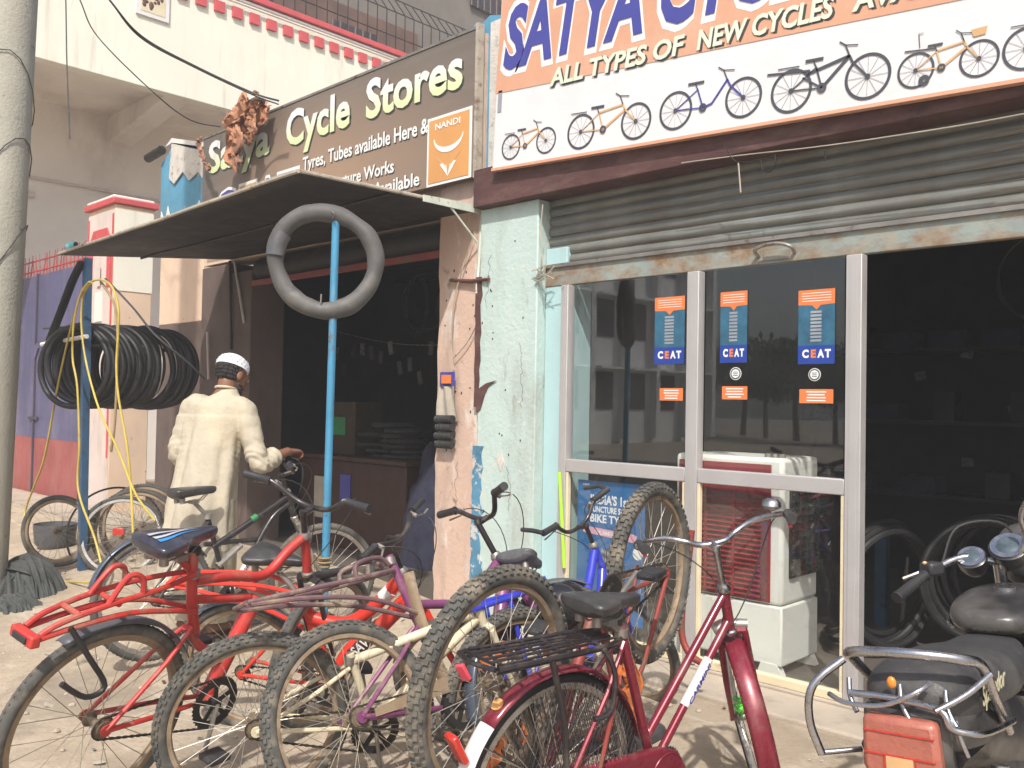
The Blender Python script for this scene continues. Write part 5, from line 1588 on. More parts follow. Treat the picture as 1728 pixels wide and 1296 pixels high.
    # crank
    if c.get('crank', True):
        b = MB(); cy = -.052; CR = c.get('cring', .088)
        n = 38; rings = []
        for i in range(n * 2):
            a = 2 * PI * i / (n * 2)
            ro = CR + (.004 if i % 2 else -.002)
            rings.append([(bb.x + r_ * math.cos(a), cy + y, bb.z + r_ * math.sin(a)) for r_, y in ((ro, -.0015), (CR * .70, -.0015), (CR * .70, .0015), (ro, .0015))])
        b.loft(rings, True, False)
        for i in range(5):
            a = 2 * PI * i / 5 + .4
            m3 = Matrix.Rotation(-a, 3, 'Y')
            b.box(bb + V((CR * .42 * math.cos(a), cy, CR * .42 * math.sin(a))), (CR * .7, .004, .018), m3)
        b.lathe([(.02, cy - .014), (.02, cy + .01)], (bb.x, 0, bb.z), 'y', 12)
        ck = part('crankset', b, c.get('crank_m', 'dark_metal'), root)
        ca = R_(c.get('ca', -60))
        for y, a in ((-1, ca), (1, ca + PI)):
            b = MB(); e = bb + V((.165 * math.cos(a), y * .075, .165 * math.sin(a)))
            b.tube([bb + V((0, y * .066, 0)), e], .0095, 8, flat=.8); part('crank_arm', b, 'dull_steel', ck)
            b = MB(); b.box(e + V((0, y * .055, 0)), (.085, .075, .022)); b.box(e + V((0, y * .055, 0)), (.095, .05, .014)); part('pedal', b, 'black_plastic', ck, .004)
    if c.get('chain', True):
        # links as alternating plates
        path = []
        cg = rh + V((0, -.045, 0)); c2 = bb + V((0, -.052, 0)); r1, r2 = .036, c.get('cring', .088)
        d = (c2 - cg); base = math.atan2(d.z, d.x); al = math.acos((r1 - r2) / math.hypot(d.x, d.z))
        def arc(cc, r, a0, a1, n): return [cc + V((r * math.cos(a0 + (a1 - a0) * i / n), 0, r * math.sin(a0 + (a1 - a0) * i / n))) for i in range(n + 1)]
        pth = arc(cg, r1, base + al, base + 2 * PI - al, 8) + [None] + arc(c2, r2, base - al, base + al, 10)
        pth = [p for p in pth if p is not None]
        b = MB()
        tot = []
        for i in range(len(pth)):
            a, q = pth[i], pth[(i + 1) % len(pth)]
            L = (q - a).length; kk = max(1, int(L / .0125))
            for j in range(kk): tot.append(a.lerp(q, j / kk))
        for i in range(len(tot)):
            a, q = tot[i], tot[(i + 1) % len(tot)]
            dd = q - a
            b.box((a + q) / 2, (dd.length * 1.05, .006 if i % 2 else .0035, .008 if i % 2 else .006), Matrix.Rotation(-math.atan2(dd.z, dd.x), 3, 'Y'))
        part('chain', b, 'chain', root, kind='stuff', smooth=False)
    for args in c.get('fenders', ()):
        which, a0, a1, m_ = args[:4]
        kw = args[4] if len(args) > 4 else {}
        if which == 'r': fender(root, rh, R + .022, a0, a1, m_, **kw)
        else: fender(root, fh, R + .022, a0, a1, m_, name='front_mudguard', M3=SM, **kw)
    return root, S, dict(rh=rh, fh=fh, bb=bb, st=st, ht=ht, hb=hb, cr=cr)

def tubes(root, name, L, m_, r=.008, lab=None, n=8, par=None):
    b = MB()
    for a in L:
        b.tube(crom(a, 4) if len(a) > 2 else a, r, n)
    return part(name, b, m_, par or root, label=lab)

random.seed(40)
# --- K: black bicycle held by the man
K_b, S, k = bicycle('black_bicycle', 'black mountain bicycle with plain black saddle held by the man in the cream kurta', (-4.76, -2.015, -.125), 86.7, -2.4, 1.0, dict(
    paint='black_paint', knob='fat', tm='dusty_tyre', rm='steel_rim', sm='spoke', steer=-18, bar='riser', stem=.12, tilt=7, sp=(.21, 0, .90), bw=.28,
    tubes=[([V((.43, 0, .29)), V((.30, 0, .74))], .015), ([V((.28, 0, .60)), V((.5, 0, .60)), V((.60, 0, .60))], .014), ([V((.33, 0, .58)), V((.55, 0, .70)), V((.80, 0, .84))], .019), ([V((.43, 0, .29)), V((.56, 0, .50)), V((.70, 0, .72)), V((.82, 0, .80))], .018)],
    decals=[('', (.565, 0, .715), (.60, 0, .735), .0215, 'decal_green', 'decal_white'), ('RANGER', (.45, 0, .32), (.56, 0, .50), .0195, 'decal_white', 'print_dark')],
    fenders=[('r', 35, 165, 'smoke_plastic')], fork='dull_steel', fork_r=.015, crank_m='dark_metal'))
# shock and mudguard struts
tubes(K_b, 'shock_spring', [[(.36, 0, .47), (.50, 0, .58)]], 'dull_steel', .022)
tubes(K_b, 'mudguard_strut', [[(0, y * .06, .335), (-.25, y * .035, .60)] for y in (-1, 1)], 'black_paint', .003)

# --- A: leftmost red bicycle
Ab, S, k = bicycle('red_bicycle', 'leftmost red bicycle with black and blue saddle and long red rear carrier', (-3.189, -2.974, -.147), 101.4, 12.4, 1.047, dict(
    paint='red_paint', knob='fat', tm='knob_tyre', rm='muddy_rim', saddle='saddle_blue', sp=(.20, 0, .925), st=(.29, 0, .80), post_m='red_paint', tilt=9, sL=.29, sW=.10,
    bb=(.44, 0, .30), tubes=[([V((.27, 0, .88)), V((.30, 0, .70)), V((.34, 0, .56))], .019), ([V((.30, 0, .77)), V((.45, 0, .76)), V((.62, 0, .74)), V((.72, 0, .82)), V((.81, 0, .88))], .019), ([V((.30, 0, .70)), V((.42, 0, .68)), V((.56, 0, .66))], .016),
                              ([V((.60, 0, .66)), V((.52, 0, .48)), V((.44, 0, .30))], .030), ([V((.30, 0, .60)), V((.36, 0, .52)), V((.46, 0, .44))], .017)],
    sdec=[(-1, 'decal_blue', .35), (-1, 'decal_silver', .05), (1, 'decal_silver', .1)], stay_top=(.31, 0, .60),
    steer=8, bar='riser', stem=.11, bw=.30, fenders=[('r', 28, 118, 'grey_plastic', dict(w=.033))], cring=.095, ca=-100, fork='black_paint'))
z0 = .765
tubes(Ab, 'carrier', [[(.28, y * .02, .80), (.12, y * .05, .785), (-.06, y * .052, .765), (-.20, y * .045, .735), (-.26, y * .04, .705)] for y in (-1, 1)] + [[(.31, y * .02, .66), (.18, y * .052, .70), (.02, y * .055, .725), (-.14, y * .05, .715), (-.27, y * .045, .695)] for y in (-1, 1)]
      + [[(-.02, -.052, .76), (-.02, .052, .76)], [(-.15, -.05, .75), (-.15, .05, .75)]] + [[(.06, y * .052, .775), (.05, y * .05, .835), (.0, y * .045, .845), (-.06, y * .05, .765)] for y in (-1, 1)], 'red_paint', .0095, 'dented red tube carrier')
b = MB(); b.bx(-.295, -.265, -.06, .06, .675, .712); rfl = part('carrier_end', b, 'red_paint', Ab, .006)
b = MB(); b.bx(-.301, -.2955, -.035, .035, .683, .703); part('end_hole', b, 'wire', rfl, .002)
tubes(Ab, 'strap_loop', [[(-.18, -.06, .72), (-.12, -.09, .62), (-.06, -.10, .52), (-.12, -.10, .50), (-.2, -.09, .56)]], 'dark_metal', .009, 'brown hook loop hanging from the carrier')
tubes(Ab, 'seat_tube_collar', [[(.28, 0, .87), (.275, 0, .89)]], 'dark_metal', .022)

# --- B: second red bicycle with lettering
Bb, S, k = bicycle('bright_red_bicycle', 'bright red bicycle with white lettering on its down tube, left of the purple one', (-3.64, -2.05, -.195), 33, 15, .945, dict(
    paint='red2_paint', knob='fat', steer=-8, bar='flat', stem=.17, bw=.30, saddle='saddle_black', sp=(.20, 0, .90), tilt=-4, fw=True, st=(.32, 0, .70), sW=.10,
    tubes=[([V((.43, 0, .29)), V((.36, 0, .52)), V((.32, 0, .74))], .024), ([V((.34, 0, .62)), V((.50, 0, .60)), V((.64, 0, .68)), V((.79, 0, .84))], .030), ([V((.43, 0, .29)), V((.52, 0, .46)), V((.66, 0, .58)), V((.83, 0, .76))], .036)],
    decals=[('SAVIN', (.535, 0, .465), (.68, 0, .60), .040, 'decal_dark', 'letter_white'), ('', (.70, 0, .74), (.74, 0, .78), .033, 'decal_white', 'print_dark')],
    fenders=[('r', 35, 150, 'smoke_plastic', dict(w=.034)), ('f', 20, 95, 'grey_plastic', dict(w=.034))], ca=-30, fork='red2_paint', fork_r=.018))
tubes(Bb, 'carrier', [[(.30, y * .02, .74), (.12, y * .055, .79), (-.16, y * .06, .785), (-.32, y * .055, .77)] for y in (-1, 1)] + [[(.32, y * .03, .58), (.15, y * .06, .68), (-.10, y * .06, .735), (-.32, y * .055, .765)] for y in (-1, 1)]
      + [[(-.32, -.055, .77), (-.32, .055, .77)], [(.1, -.055, .788), (.1, .055, .788)], [(-.1, -.06, .787), (-.1, .06, .787)]], 'red2_paint', .0105, 'bright red carrier')

# --- C: cream bicycle
Ph = CP + ray(420, 1206) * 3.27
Cb, S, k = bicycle('cream_bicycle', 'muddy cream framed bicycle, mostly hidden, with knobby rear wheel second from the left', (Ph.x + .03, Ph.y, Ph.z - .343), 66, 10, 1.0, dict(
    paint='cream_paint', steer=20, bar=None, saddle=None, st=(.33, 0, .56), stay_top=(.33, 0, .53), sm='spoke',
    tubes=[([V((.43, 0, .29)), V((.33, 0, .58))], .016), ([V((.34, 0, .55)), V((.80, 0, .70))], .018), ([V((.43, 0, .29)), V((.82, 0, .68))], .019)],
    ht=(.81, 0, .74), hb=(.845, 0, .66), cr=(.855, 0, .64), R=.345, wb=1.0, ca=-80))
tubes(Cb, 'kickstand', [[(.03, -.08, .30), (.05, -.13, .05)]], 'dull_steel', .008)

# --- D: purple bicycle
Db, S, k = bicycle('purple_bicycle', 'purple bicycle without a saddle, its bare carrier over a knobby rear wheel', (-2.455, -2.29, -.139), 85.8, -22, 1.03, dict(
    paint='purple_paint', steer=-12, bar='riser', stem=.17, bw=.30, ht=(.80, 0, .81), hb=(.84, 0, .69), cr=(.858, 0, .66), saddle=None, st=(.27, 0, .86), stay_top=(.33, 0, .60), stay_paint='purple_paint', fwd=.05,
    tubes=[([V((.43, 0, .29)), V((.36, 0, .55)), V((.27, 0, .88))], .017), ([V((.36, 0, .68)), V((.52, 0, .66)), V((.62, 0, .65))], .018), ([V((.43, 0, .29)), V((.58, 0, .32)), V((.63, 0, .55)), V((.66, 0, .68)), V((.80, 0, .80))], .022), ([V((.83, 0, .75)), V((.76, 0, .62)), V((.70, 0, .46))], .030)],
    fenders=[('f', 60, 115, 'grey_plastic')], chain=True, ca=-70, fork='purple_paint', fork_r=.016))
tubes(Db, 'carrier', [[(.27, y * .02, .82), (.10, y * .055, .80), (-.12, y * .06, .785), (-.34, y * .05, .77)] for y in (-1, 1)] + [[(.34, y * .03, .64), (.12, y * .06, .72), (-.12, y * .06, .755), (-.33, y * .05, .762)] for y in (-1, 1)]
      + [[(-.34, -.05, .77), (-.34, .05, .77)], [(.0, -.058, .79), (.0, .058, .79)], [(-.16, -.06, .783), (-.16, .06, .783)]] + [[(.08, y * .055, .80), (.09, y * .055, .85), (.20, y * .03, .87), (.25, y * .02, .84)] for y in (-1, 1)], 'brown_purple', .009, 'scuffed brown purple carrier')
b = MB()
b.grid(lambda u, v: V((.33 + .10 * u * u - .02 * math.sin(v * PI), (v - .5) * .075 - .02, .80 - .50 * u)), 14, 4)
o = part('mud_flap', b, 'grey_plastic', Db, label='warped grey plastic mudguard piece along the seat tube'); o.modifiers.new('s', 'SOLIDIFY').thickness = .003
o.data.materials.clear(); o.data.materials.append(M['muddy_rim'])
b = MB(); b.prism([(x, -.065, z) for x, z in [(.05, .352), (.36, .40), (.44, .38), (.40, .345), (.05, .325)]], (0, -.004, 0)); o = part('chain_guard', b, 'muddy_rim', Db, label='bent dusty chain guard')

# --- E: blue bicycle
Eb, S, k = bicycle('blue_bicycle', 'bright blue bicycle with grey saddle and turned black handlebar in front of the blue poster', (-2.401, -1.509, -.160), 97.1, -14.8, .935, dict(
    paint='blue_paint', knob='fat', steer=76, bar='riser', stem=.12, bw=.26, saddle='grey_plastic', sp=(.20, 0, .87), tilt=-12, syaw=8, sW=.095, horns=True,
    tubes=[([V((.43, 0, .29)), V((.30, 0, .78))], .017), ([V((.34, 0, .60)), V((.60, 0, .62)), V((.79, 0, .84))], .024), ([V((.43, 0, .29)), V((.66, 0, .44)), V((.83, 0, .74))], .026)],
    fenders=[('r', 45, 190, 'smoke_plastic', dict(w=.034)), ], ca=30, fork='blue_paint', fork_r=.017))
tubes(Eb, 'carrier', [[(.28, y * .02, .74), (.0, y * .07, .735), (-.30, y * .07, .725)] for y in (-1, 1)] + [[(-.30, -.07, .725), (-.30, .07, .725)], [(-.12, -.07, .73), (-.12, .07, .73)], [(.05, -.07, .735), (.05, .07, .735)]]
      + [[(0, y * .066, .335), (-.04, y * .07, .55), (-.06, y * .07, .73)] for y in (-1, 1)], 'blue_paint', .011, 'bright blue carrier')
a = R_(168); b = MB(); b.box((-.365 * math.cos(R_(12)) - .0, 0, .335 + .365 * math.sin(R_(25))), (.018, .045, .075), Matrix.Rotation(R_(-25), 3, 'Y')); part('reflector', b, 'pink_plastic', Eb, .004, label='pink red rear reflector')

# --- F: upside down bicycle, wheels in the air
Fb, S, k = bicycle('upturned_bicycle', 'rusty red bicycle standing upside down with both knobby wheels in the air', (-1.72, -.82, -.16), -108, 0, 1.06, dict(
    paint='rust_red', steer=6, bar='flat', stem=.10, saddle='saddle_black', R=.33, wb=1.02, stay_paint='rust_red', rm='muddy_rim', sm='spoke', sp=(.24, 0, .86), ht=(.80, 0, .80), hb=(.83, 0, .70), cr=(.85, 0, .665),
    ca=200, fork='dull_steel', fork_r=.015, fenders=[]), inv=1.0)
Pr = CP + ray(1100, 965) * 3.70; Pf = CP + ray(838, 1158) * 2.75
xd = (Pf - Pr); sF = xd.length / 1.02; xd.normalize()
zd = (V((0, 0, -1)) - xd * -xd.z).normalized(); yd = zd.cross(xd)
mF = Matrix((xd, yd, zd)).transposed()
Fb.rotation_euler = mF.to_euler(); Fb.scale = (sF, sF, sF)
Fb.location = Pr - mF @ V((0, 0, .33)) * sF
tubes(Fb, 'crank_cover', [[(.43, -.06, .29), (.43, -.066, .29)]], 'dark_metal', .06, n=24)
b = MB(); b.tube(crom([W(x, y, -.42) for x, y in ((1167, 895), (1160, 960), (1151, 1030), (1152, 1078), (1168, 1108), (1192, 1122))], 6), .017, 10)
tag(part('red_tube', b, 'rust_red'), 'bent dark red tube standing behind the upturned rear wheel', 'tube')

# --- M: maroon ladies bicycle
Mb, S, k = bicycle('maroon_bicycle', 'shiny maroon ladies roadster with black carrier and chrome handlebar in the foreground', (-1.79, -2.135, -.175), 82, 2.6, .975, dict(
    paint='maroon_bike', knob='slim', tm='black_tyre', rm='steel_rim', sm='spoke', hm='dull_steel', R=.345, wb=1.03, steer=50, bar='roadster', bar_m='chrome', stem_m='chrome', stem=.17, fwd=.035, bw=.27, shiny=True,
    sp=(.20, 0, .88), tilt=2, sL=.28, sW=.10, st=(.27, 0, .78), ht=(.79, 0, .85), hb=(.835, 0, .71), cr=(.848, 0, .69), lever_m='pink_plastic', bb=(.45, 0, .29),
    tubes=[([V((.45, 0, .29)), V((.27, 0, .79))], .017), ([V((.415, 0, .40)), V((.785, 0, .835))], .0155), ([V((.46, 0, .30)), V((.825, 0, .745))], .0155)],
    decals=[('CARMINI', (.60, 0, .471), (.72, 0, .617), .0175, 'decal_white', 'letter_blue')],
    fenders=[('r', 12, 138, 'maroon_bike', dict(w=.034)), ('r', 137.8, 200, 'white_paint', dict(w=.035, lab='white rear end of the mudguard')), ('f', 35, 175, 'maroon_bike', dict(w=.034))][:2] + [('f', 62, 205, 'maroon_bike', dict(w=.038))],
    chain=False, crank=True, crank_m='chrome', ca=-20, fork='maroon_bike'))
zt = .785
L = []
for y in (-.085, -.05, -.018, .018, .05, .085):
    L.append([(-.30 + (.02 if abs(y) > .06 else 0), y, zt), (.19, y * .6, zt)])
L += [[(-.30, -.07, zt), (-.30, .07, zt)], [(-.30, -.085, zt - .022), (.18, -.07, zt - .022)], [(-.30, .085, zt - .022), (.18, .07, zt - .022)]]
for x in (-.2, -.05, .1): L.append([(x, -.08, zt - .006), (x, .08, zt - .006)])
for i in range(6): L.append([(-.28 + i * .075, -.075, zt - .002), (-.24 + i * .075, .075, zt - .002)])
car = tubes(Mb, 'carrier', L, 'black_paint', .0048, 'black wire carrier')
tubes(Mb, 'carrier_frame', [[(-.30, y * .09, zt - .008), (.10, y * .085, zt - .008), (.22, y * .05, zt - .008)] for y in (-1, 1)] + [[(-.31, -.09, zt - .008), (-.33, 0, zt - .008), (-.31, .09, zt - .008)]], 'black_paint', .008, par=car)
tubes(Mb, 'carrier_stay', [[(0, y * .068, .345), (-.03, y * .078, .56), (-.10, y * .085, zt - .01)] for y in (-1, 1)], 'black_paint', .010, par=car)
tubes(Mb, 'carrier_spring', [[(.10, -.10, zt - .01), (.14, -.11, zt - .09), (.13, -.11, zt - .2), (.07, -.10, zt - .22)]], 'black_paint', .009, par=car)
# wire mesh skirt guard on both sides
for sd in (-1, 1):
    b = MB(); cx, cz, R1 = 0.0, .345, .325
    def clip(p0, p1):
        d = p1 - p0; f = p0 - V((cx, cz)); a = d.dot(d); bq = 2 * f.dot(d); cq = f.dot(f) - R1 * R1
        D = bq * bq - 4 * a * cq
        if D <= 0: return None
        t0, t1 = (-bq - math.sqrt(D)) / 2 / a, (-bq + math.sqrt(D)) / 2 / a
        return p0 + d * t0, p0 + d * t1
    for dr in (V((math.cos(1.25), math.sin(1.25))), V((math.cos(1.95), math.sin(1.95)))):
        nn = V((-dr.y, dr.x))
        for i in range(-17, 18):
            o0 = V((cx, cz)) + nn * i * .0185
            r_ = clip(o0 - dr, o0 + dr)
            if not r_: continue
            a, q = r_
            if q.y < a.y: a, q = q, a
            a = a.lerp(q, max(0, min(1, (.30 - a.y) / (q.y - a.y + 1e-6)))) if a.y < .30 else a
            if a.x < -.13: 
                t = (-.13 - a.x) / (q.x - a.x) if q.x > a.x else 2
                if t > 1: continue
                a = a.lerp(q, max(0, t))
            if q.x < -.13: 
                t = (-.13 - a.x) / (q.x - a.x); q = a.lerp(q, t)
            if (q - a).length > .02: b.tube([(a.x, sd * .047, a.y), (q.x, sd * .047, q.y)], .0016, 4, caps=False)
    part('skirt_guard', b, 'black_paint', Mb, kind='stuff', smooth=False)
# chain case
cc = [( -.07, .335), (-.05, .385), (.0, .40), (.42, .385), (.50, .36), (.545, .30), (.535, .235), (.48, .195), (.40, .19), (.0, .285), (-.05, .30)]
b = MB(); b.prism([(x, -.072, z) for x, z in cc], (0, .035, 0)); cs = part('chain_case', b, 'maroon_bike', Mb, .008)
b = MB(); b.torus((.45, -.0725, .29), .075, .0025, 'y', 40, 6); part('case_ring', b, 'maroon_bike', cs)
# rear reflector, badge, bell, stand, struts
a = R_(152); b = MB(); pp = V((-(.39) * math.cos(R_(28)), 0, .345 + .39 * math.sin(R_(28))))
b.box(pp + V((-.022, 0, .01)), (.022, .052, .10), Matrix.Rotation(R_(-30), 3, 'Y')); part('reflector', b, 'reflector', Mb, .007, label='red rear reflector')
b = MB(); b.lathe([(.02, -.002), (.02, .002)], (-.37 * math.cos(R_(52)) - .001, 0, .345 + .370 * math.sin(R_(52))), 'z', 20, Matrix.Rotation(R_(-38), 3, 'Y')); part('badge', b, 'emblem_orange', Mb)
tubes(Mb, 'mudguard_strut', [[(0, y * .07, .345), (-.30, y * .04, .54)] for y in (-1, 1)] + [[(0, y * .07, .345), (-.355, y * .04, .29)] for y in (-1, 1)], 'chrome', .0026)
tubes(Mb, 'side_rod', [[(.16, -.10, .62), (.06, -.11, .28)]], 'rust_red', .007)
b = MB(); b.lathe([(.014, -.012), (.014, .012)], (.09, -.108, .39), 'z', 12); part('white_clamp', b, 'white_paint', Mb)
t0 = k['ht'] + (k['ht'] - k['cr']).normalized() * .17 + V((.035 - .04, -.225, .02 + .085))
bell = S(t0)
b = MB(); b.lathe([(.005, .034), (.02, .031), (.031, .02), (.034, .006), (.030, 0), (.008, -.012)], bell, 'z', 20); part('bell', b, 'chrome', Mb)
b = MB()
random.seed(2)
hubp = S(k['fh'])
for i in range(26):
    d = V((random.gauss(0, 1), random.gauss(0, .6), random.gauss(0, 1))).normalized() * .055
    b.tube([hubp + V((0, 0, .05)), hubp + V((0, 0, .05)) + d], .005, 4)
part('hub_duster', b, 'hub_green', Mb, label='green fuzzy duster on the front hub')
tubes(Mb, 'stand', [[(.40, -.05, .26), (.36, -.15, .02)]], 'dull_steel', .009)
b = MB(); b.tube([S(k['cr'] + V((.01, -.062, .02))), S(k['cr'] + V((.012, 0, .035))), S(k['cr'] + V((.01, .062, .02)))], .020, 12); part('fork_crown', b, 'dull_steel', Mb)

# round glossy helmet and grip between the bikes
hq = W(950, 1022, -1.62)
hm = thing('round_helmet', 'round glossy black helmet resting behind the knobby wheel near the blue carrier', 'helmet', hq, (0, 0, R_(30)))
b = MB(); b.lathe([(.085, -.07), (.10, -.03), (.102, .01), (.09, .05), (.06, .08), (.02, .093), (.002, .094)], (0, 0, 0), 'z', 24); part('shell', b, 'helmet_black', hm)
b = MB(); b.lathe([(.07, -.14), (.088, -.12), (.09, -.085), (.082, -.068)], (0, 0, 0), 'z', 20); part('brown_rim', b, 'orange_cloth', hm)
b = MB(); g0, g1 = W(516, 975, -1.95), W(588, 962, -1.98); 
b.tube([g0, g0.lerp(g1, .08), g1], [.024, .019, .018], 12)
tag(part('rubber_grip', b, 'black_plastic'), 'black ribbed rubber grip lying over the purple carrier', 'grip')
# orange rags low between the bikes
def rag(pts, w, y, seed, lab):
    b = MB(); b.grid(crumple([W(a, c, y) for a, c in pts], w, y, .03, seed), 16, 6)
    o = part('orange_rag', b, 'orange_cloth'); o.modifiers.new('s', 'SOLIDIFY').thickness = .003
    tag(o, lab, 'rag')
rag([(1062, 1118), (1075, 1150), (1068, 1190), (1082, 1225)], .09, -1.35, 3.1, 'orange rag hanging beside the dark pedal behind the maroon seat tube')
rag([(815, 1118), (850, 1098), (885, 1090)], .05, -1.75, 7.7, 'tan orange strip seen through the black wire carrier')
rag([(840, 1215), (850, 1250), (832, 1296)], .07, -1.8, 9.2, 'orange rag strip hanging low behind the maroon rear wheel')
rag([(890, 1232), (915, 1245), (935, 1238)], .07, -1.8, 5.2, 'crumpled orange piece behind the wire skirt guard')
rag([(925, 1100), (940, 1095), (950, 1085)], .04, -1.6, 2.2, 'small orange scrap under the black helmet')

# ================================================================== MOTORCYCLE
Mo = thing('black_motorcycle', 'black commuter motorcycle seen from behind with chrome grab rail and red tail lamp', 'motorcycle', (-.69, -2.04, -.125), (0, R_(0), R_(87)), None, .97)
Mo.rotation_euler = (R_(-5), 0, R_(91.5))
def loftsec(secs, n=18, ex=.75):
    rings = []
    for (x, cz, hw, hh, *rest) in secs:
        cy = rest[0] if rest else 0
        rg = []
        for j in range(n):
            a = 2 * PI * j / n
            c_, s_ = math.cos(a), math.sin(a)
            rg.append((x, cy + hw * math.copysign(abs(c_) ** ex, c_), cz + hh * math.copysign(abs(s_) ** ex, s_)))
        rings.append(rg)
    return rings
def lp(name, secs, m_, par=Mo, n=18, ex=.75, sub=True, **kw):
    b = MB(); b.loft(loftsec(secs, n, ex)); o = part(name, b, m_, par, **kw)
    if sub: o.modifiers.new('s', 'SUBSURF').render_levels = 1
    return o
lp('seat', [(-.06, .80, .05, .02), (-.045, .80, .10, .055), (.02, .80, .125, .075), (.20, .79, .135, .085), (.38, .775, .135, .08), (.52, .76, .125, .07), (.62, .78, .105, .055), (.68, .81, .07, .025)], 'moto_seat')
tp_ = lp('tail_panel', [(-.09, .725, .09, .055), (-.05, .73, .112, .08), (.10, .71, .128, .10), (.30, .67, .138, .125), (.46, .62, .142, .13), (.58, .58, .13, .11), (.64, .56, .08, .06)], 'moto_black')
lp('side_cover', [(.22, .58, .115, .06), (.34, .54, .128, .11), (.50, .50, .125, .11), (.60, .48, .08, .06)], 'moto_black')
text('Splendor', .19, .045, 'gold_print', 'lettering', tp_, 0, 0, mtx=Matrix.Translation((.04, -.139, .785)) @ Matrix.Rotation(R_(-4), 4, 'Y') @ Matrix.Rotation(R_(-1), 4, 'Z'), shear=.35, off=.015)
# tail lamp
b = MB(); b.prism([(-.085, y, z) for y, z in [(-.095, .79), (-.10, .65), (-.07, .59), (.07, .59), (.10, .65), (.095, .79)]], (.06, 0, 0)); part('lamp_housing', b, 'moto_black', Mo, .015)
b = MB(); b.prism([(-.125, y, z) for y, z in [(-.082, .775), (-.088, .66), (-.062, .605), (.062, .605), (.088, .66), (.082, .775)]], (.045, 0, 0)); tlm = part('tail_lamp', b, 'tail_red', Mo, .014)
b = MB()
for z in (.69, .74): b.bx(-.128, -.122, -.078, .078, z, z + .003)
for y in (-.035, .0, .035): b.bx(-.1275, -.1235, y - .001, y + .001, .612, .69)
part('lens_rib', b, 'reflector', tlm)
b = MB(); b.bx(-.1278, -.1256, -.03, .03, .612, .69); part('lens_window', b, 'print_orange', tlm)
for y in (-.02, .025):
    b = MB(); b.bx(-.1, -.095, y, y + .006, 0, 0)
# rear mudguard + plate
b = MB(); b.grid(lambda u, v: V((-.02 - .22 * u - .03 * math.sin(u * PI), (v - .5) * .15, .52 - .26 * u + .02 * math.sin(v * PI))), 10, 6); o = part('rear_mudguard', b, 'moto_black', Mo); o.modifiers.new('s', 'SOLIDIFY').thickness = .005
b = MB(); b.box((-.15, -.01, .415), (.006, .22, .13), Matrix.Rotation(R_(-18), 3, 'Y')); part('number_plate', b, 'plate_white', Mo, .003)
for y in (-.19, .19):
    b = MB(); b.tube([(-.03, y * .4, .60), (-.05, y * .75, .575)], .008, 6); b.ellipsoid((-.06, y, .575), (.04, .05, .035)); part('rear_indicator', b, 'moto_black', Mo)
# grab rail (chrome)
def chrome(pts, r, nm='grab_rail', par=Mo, k_=5):
    b = MB(); b.tube(crom(pts, k_), r, 10); return part(nm, b, 'chrome', par)
rail = chrome([(.24, -.135, .68), (.10, -.145, .80), (.03, -.145, .88), (-.04, -.12, .905), (-.08, -.04, .915), (-.08, .06, .91), (-.05, .13, .895), (.02, .145, .86), (.16, .14, .76), (.22, .135, .68)], .0125)
chrome([(.21, -.155, .715), (.05, -.16, .735), (-.06, -.15, .75), (-.10, -.11, .765), (-.10, -.09, .80), (-.09, .0, .81), (-.09, .12, .81)], .008, 'lower_rail', rail)
chrome([(.02, -.165, .865), (-.05, -.13, .83), (-.11, -.08, .80)], .007, 'cross_rail', rail)
chrome([(-.09, .17, .80), (-.11, .12, .79), (-.12, .03, .80), (-.11, -.04, .835), (-.07, -.06, .85)], .006, 'cross_rail', rail)
chrome([(-.06, .14, .88), (-.11, .20, .82), (-.12, .21, .74), (-.11, .19, .66)], .010, 'rail_hook', rail)
chrome([(-.11, .20, .66), (-.04, .12, .665)], .007, 'rail_hook', rail)
for y in (-.12, -.02, .10):
    chrome([(-.10, y, .77), (-.085, y + .02, .80), (-.06, y + .03, .835)], .006, 'rail_bar', rail)
for y in (-.13, -.08): chrome([(-.07, y, .70), (-.075, y + .012, .74), (-.07, y + .02, .775)], .0055, 'rail_hook', rail)
b = MB(); b.ellipsoid((-.085, .02, .845), (.008, .011, .014)); part('flower_ornament', b, 'indicator', rail)
# tank
tk = lp('fuel_tank', [(.60, .865, .05, .02), (.63, .865, .10, .04), (.74, .87, .14, .055), (.90, .875, .15, .062), (1.05, .87, .135, .058), (1.16, .86, .10, .04), (1.20, .86, .05, .02)], 'moto_black')
for sd in (-1, 1):
    for i in range(3):
        b = MB(); b.tube([(.66 + i * .02, sd * (.115), .850 - i * .010), (.76, sd * .142, .85 - i * .012), (.92, sd * .152, .855 - i * .012)], .0045, 6); part('tank_stripe', b, 'chrome', tk)
b = MB(); b.lathe([(.035, 0), (.035, .012), (.02, .016)], (.86, 0, .925), 'z', 16); part('fuel_cap', b, 'chrome', tk)
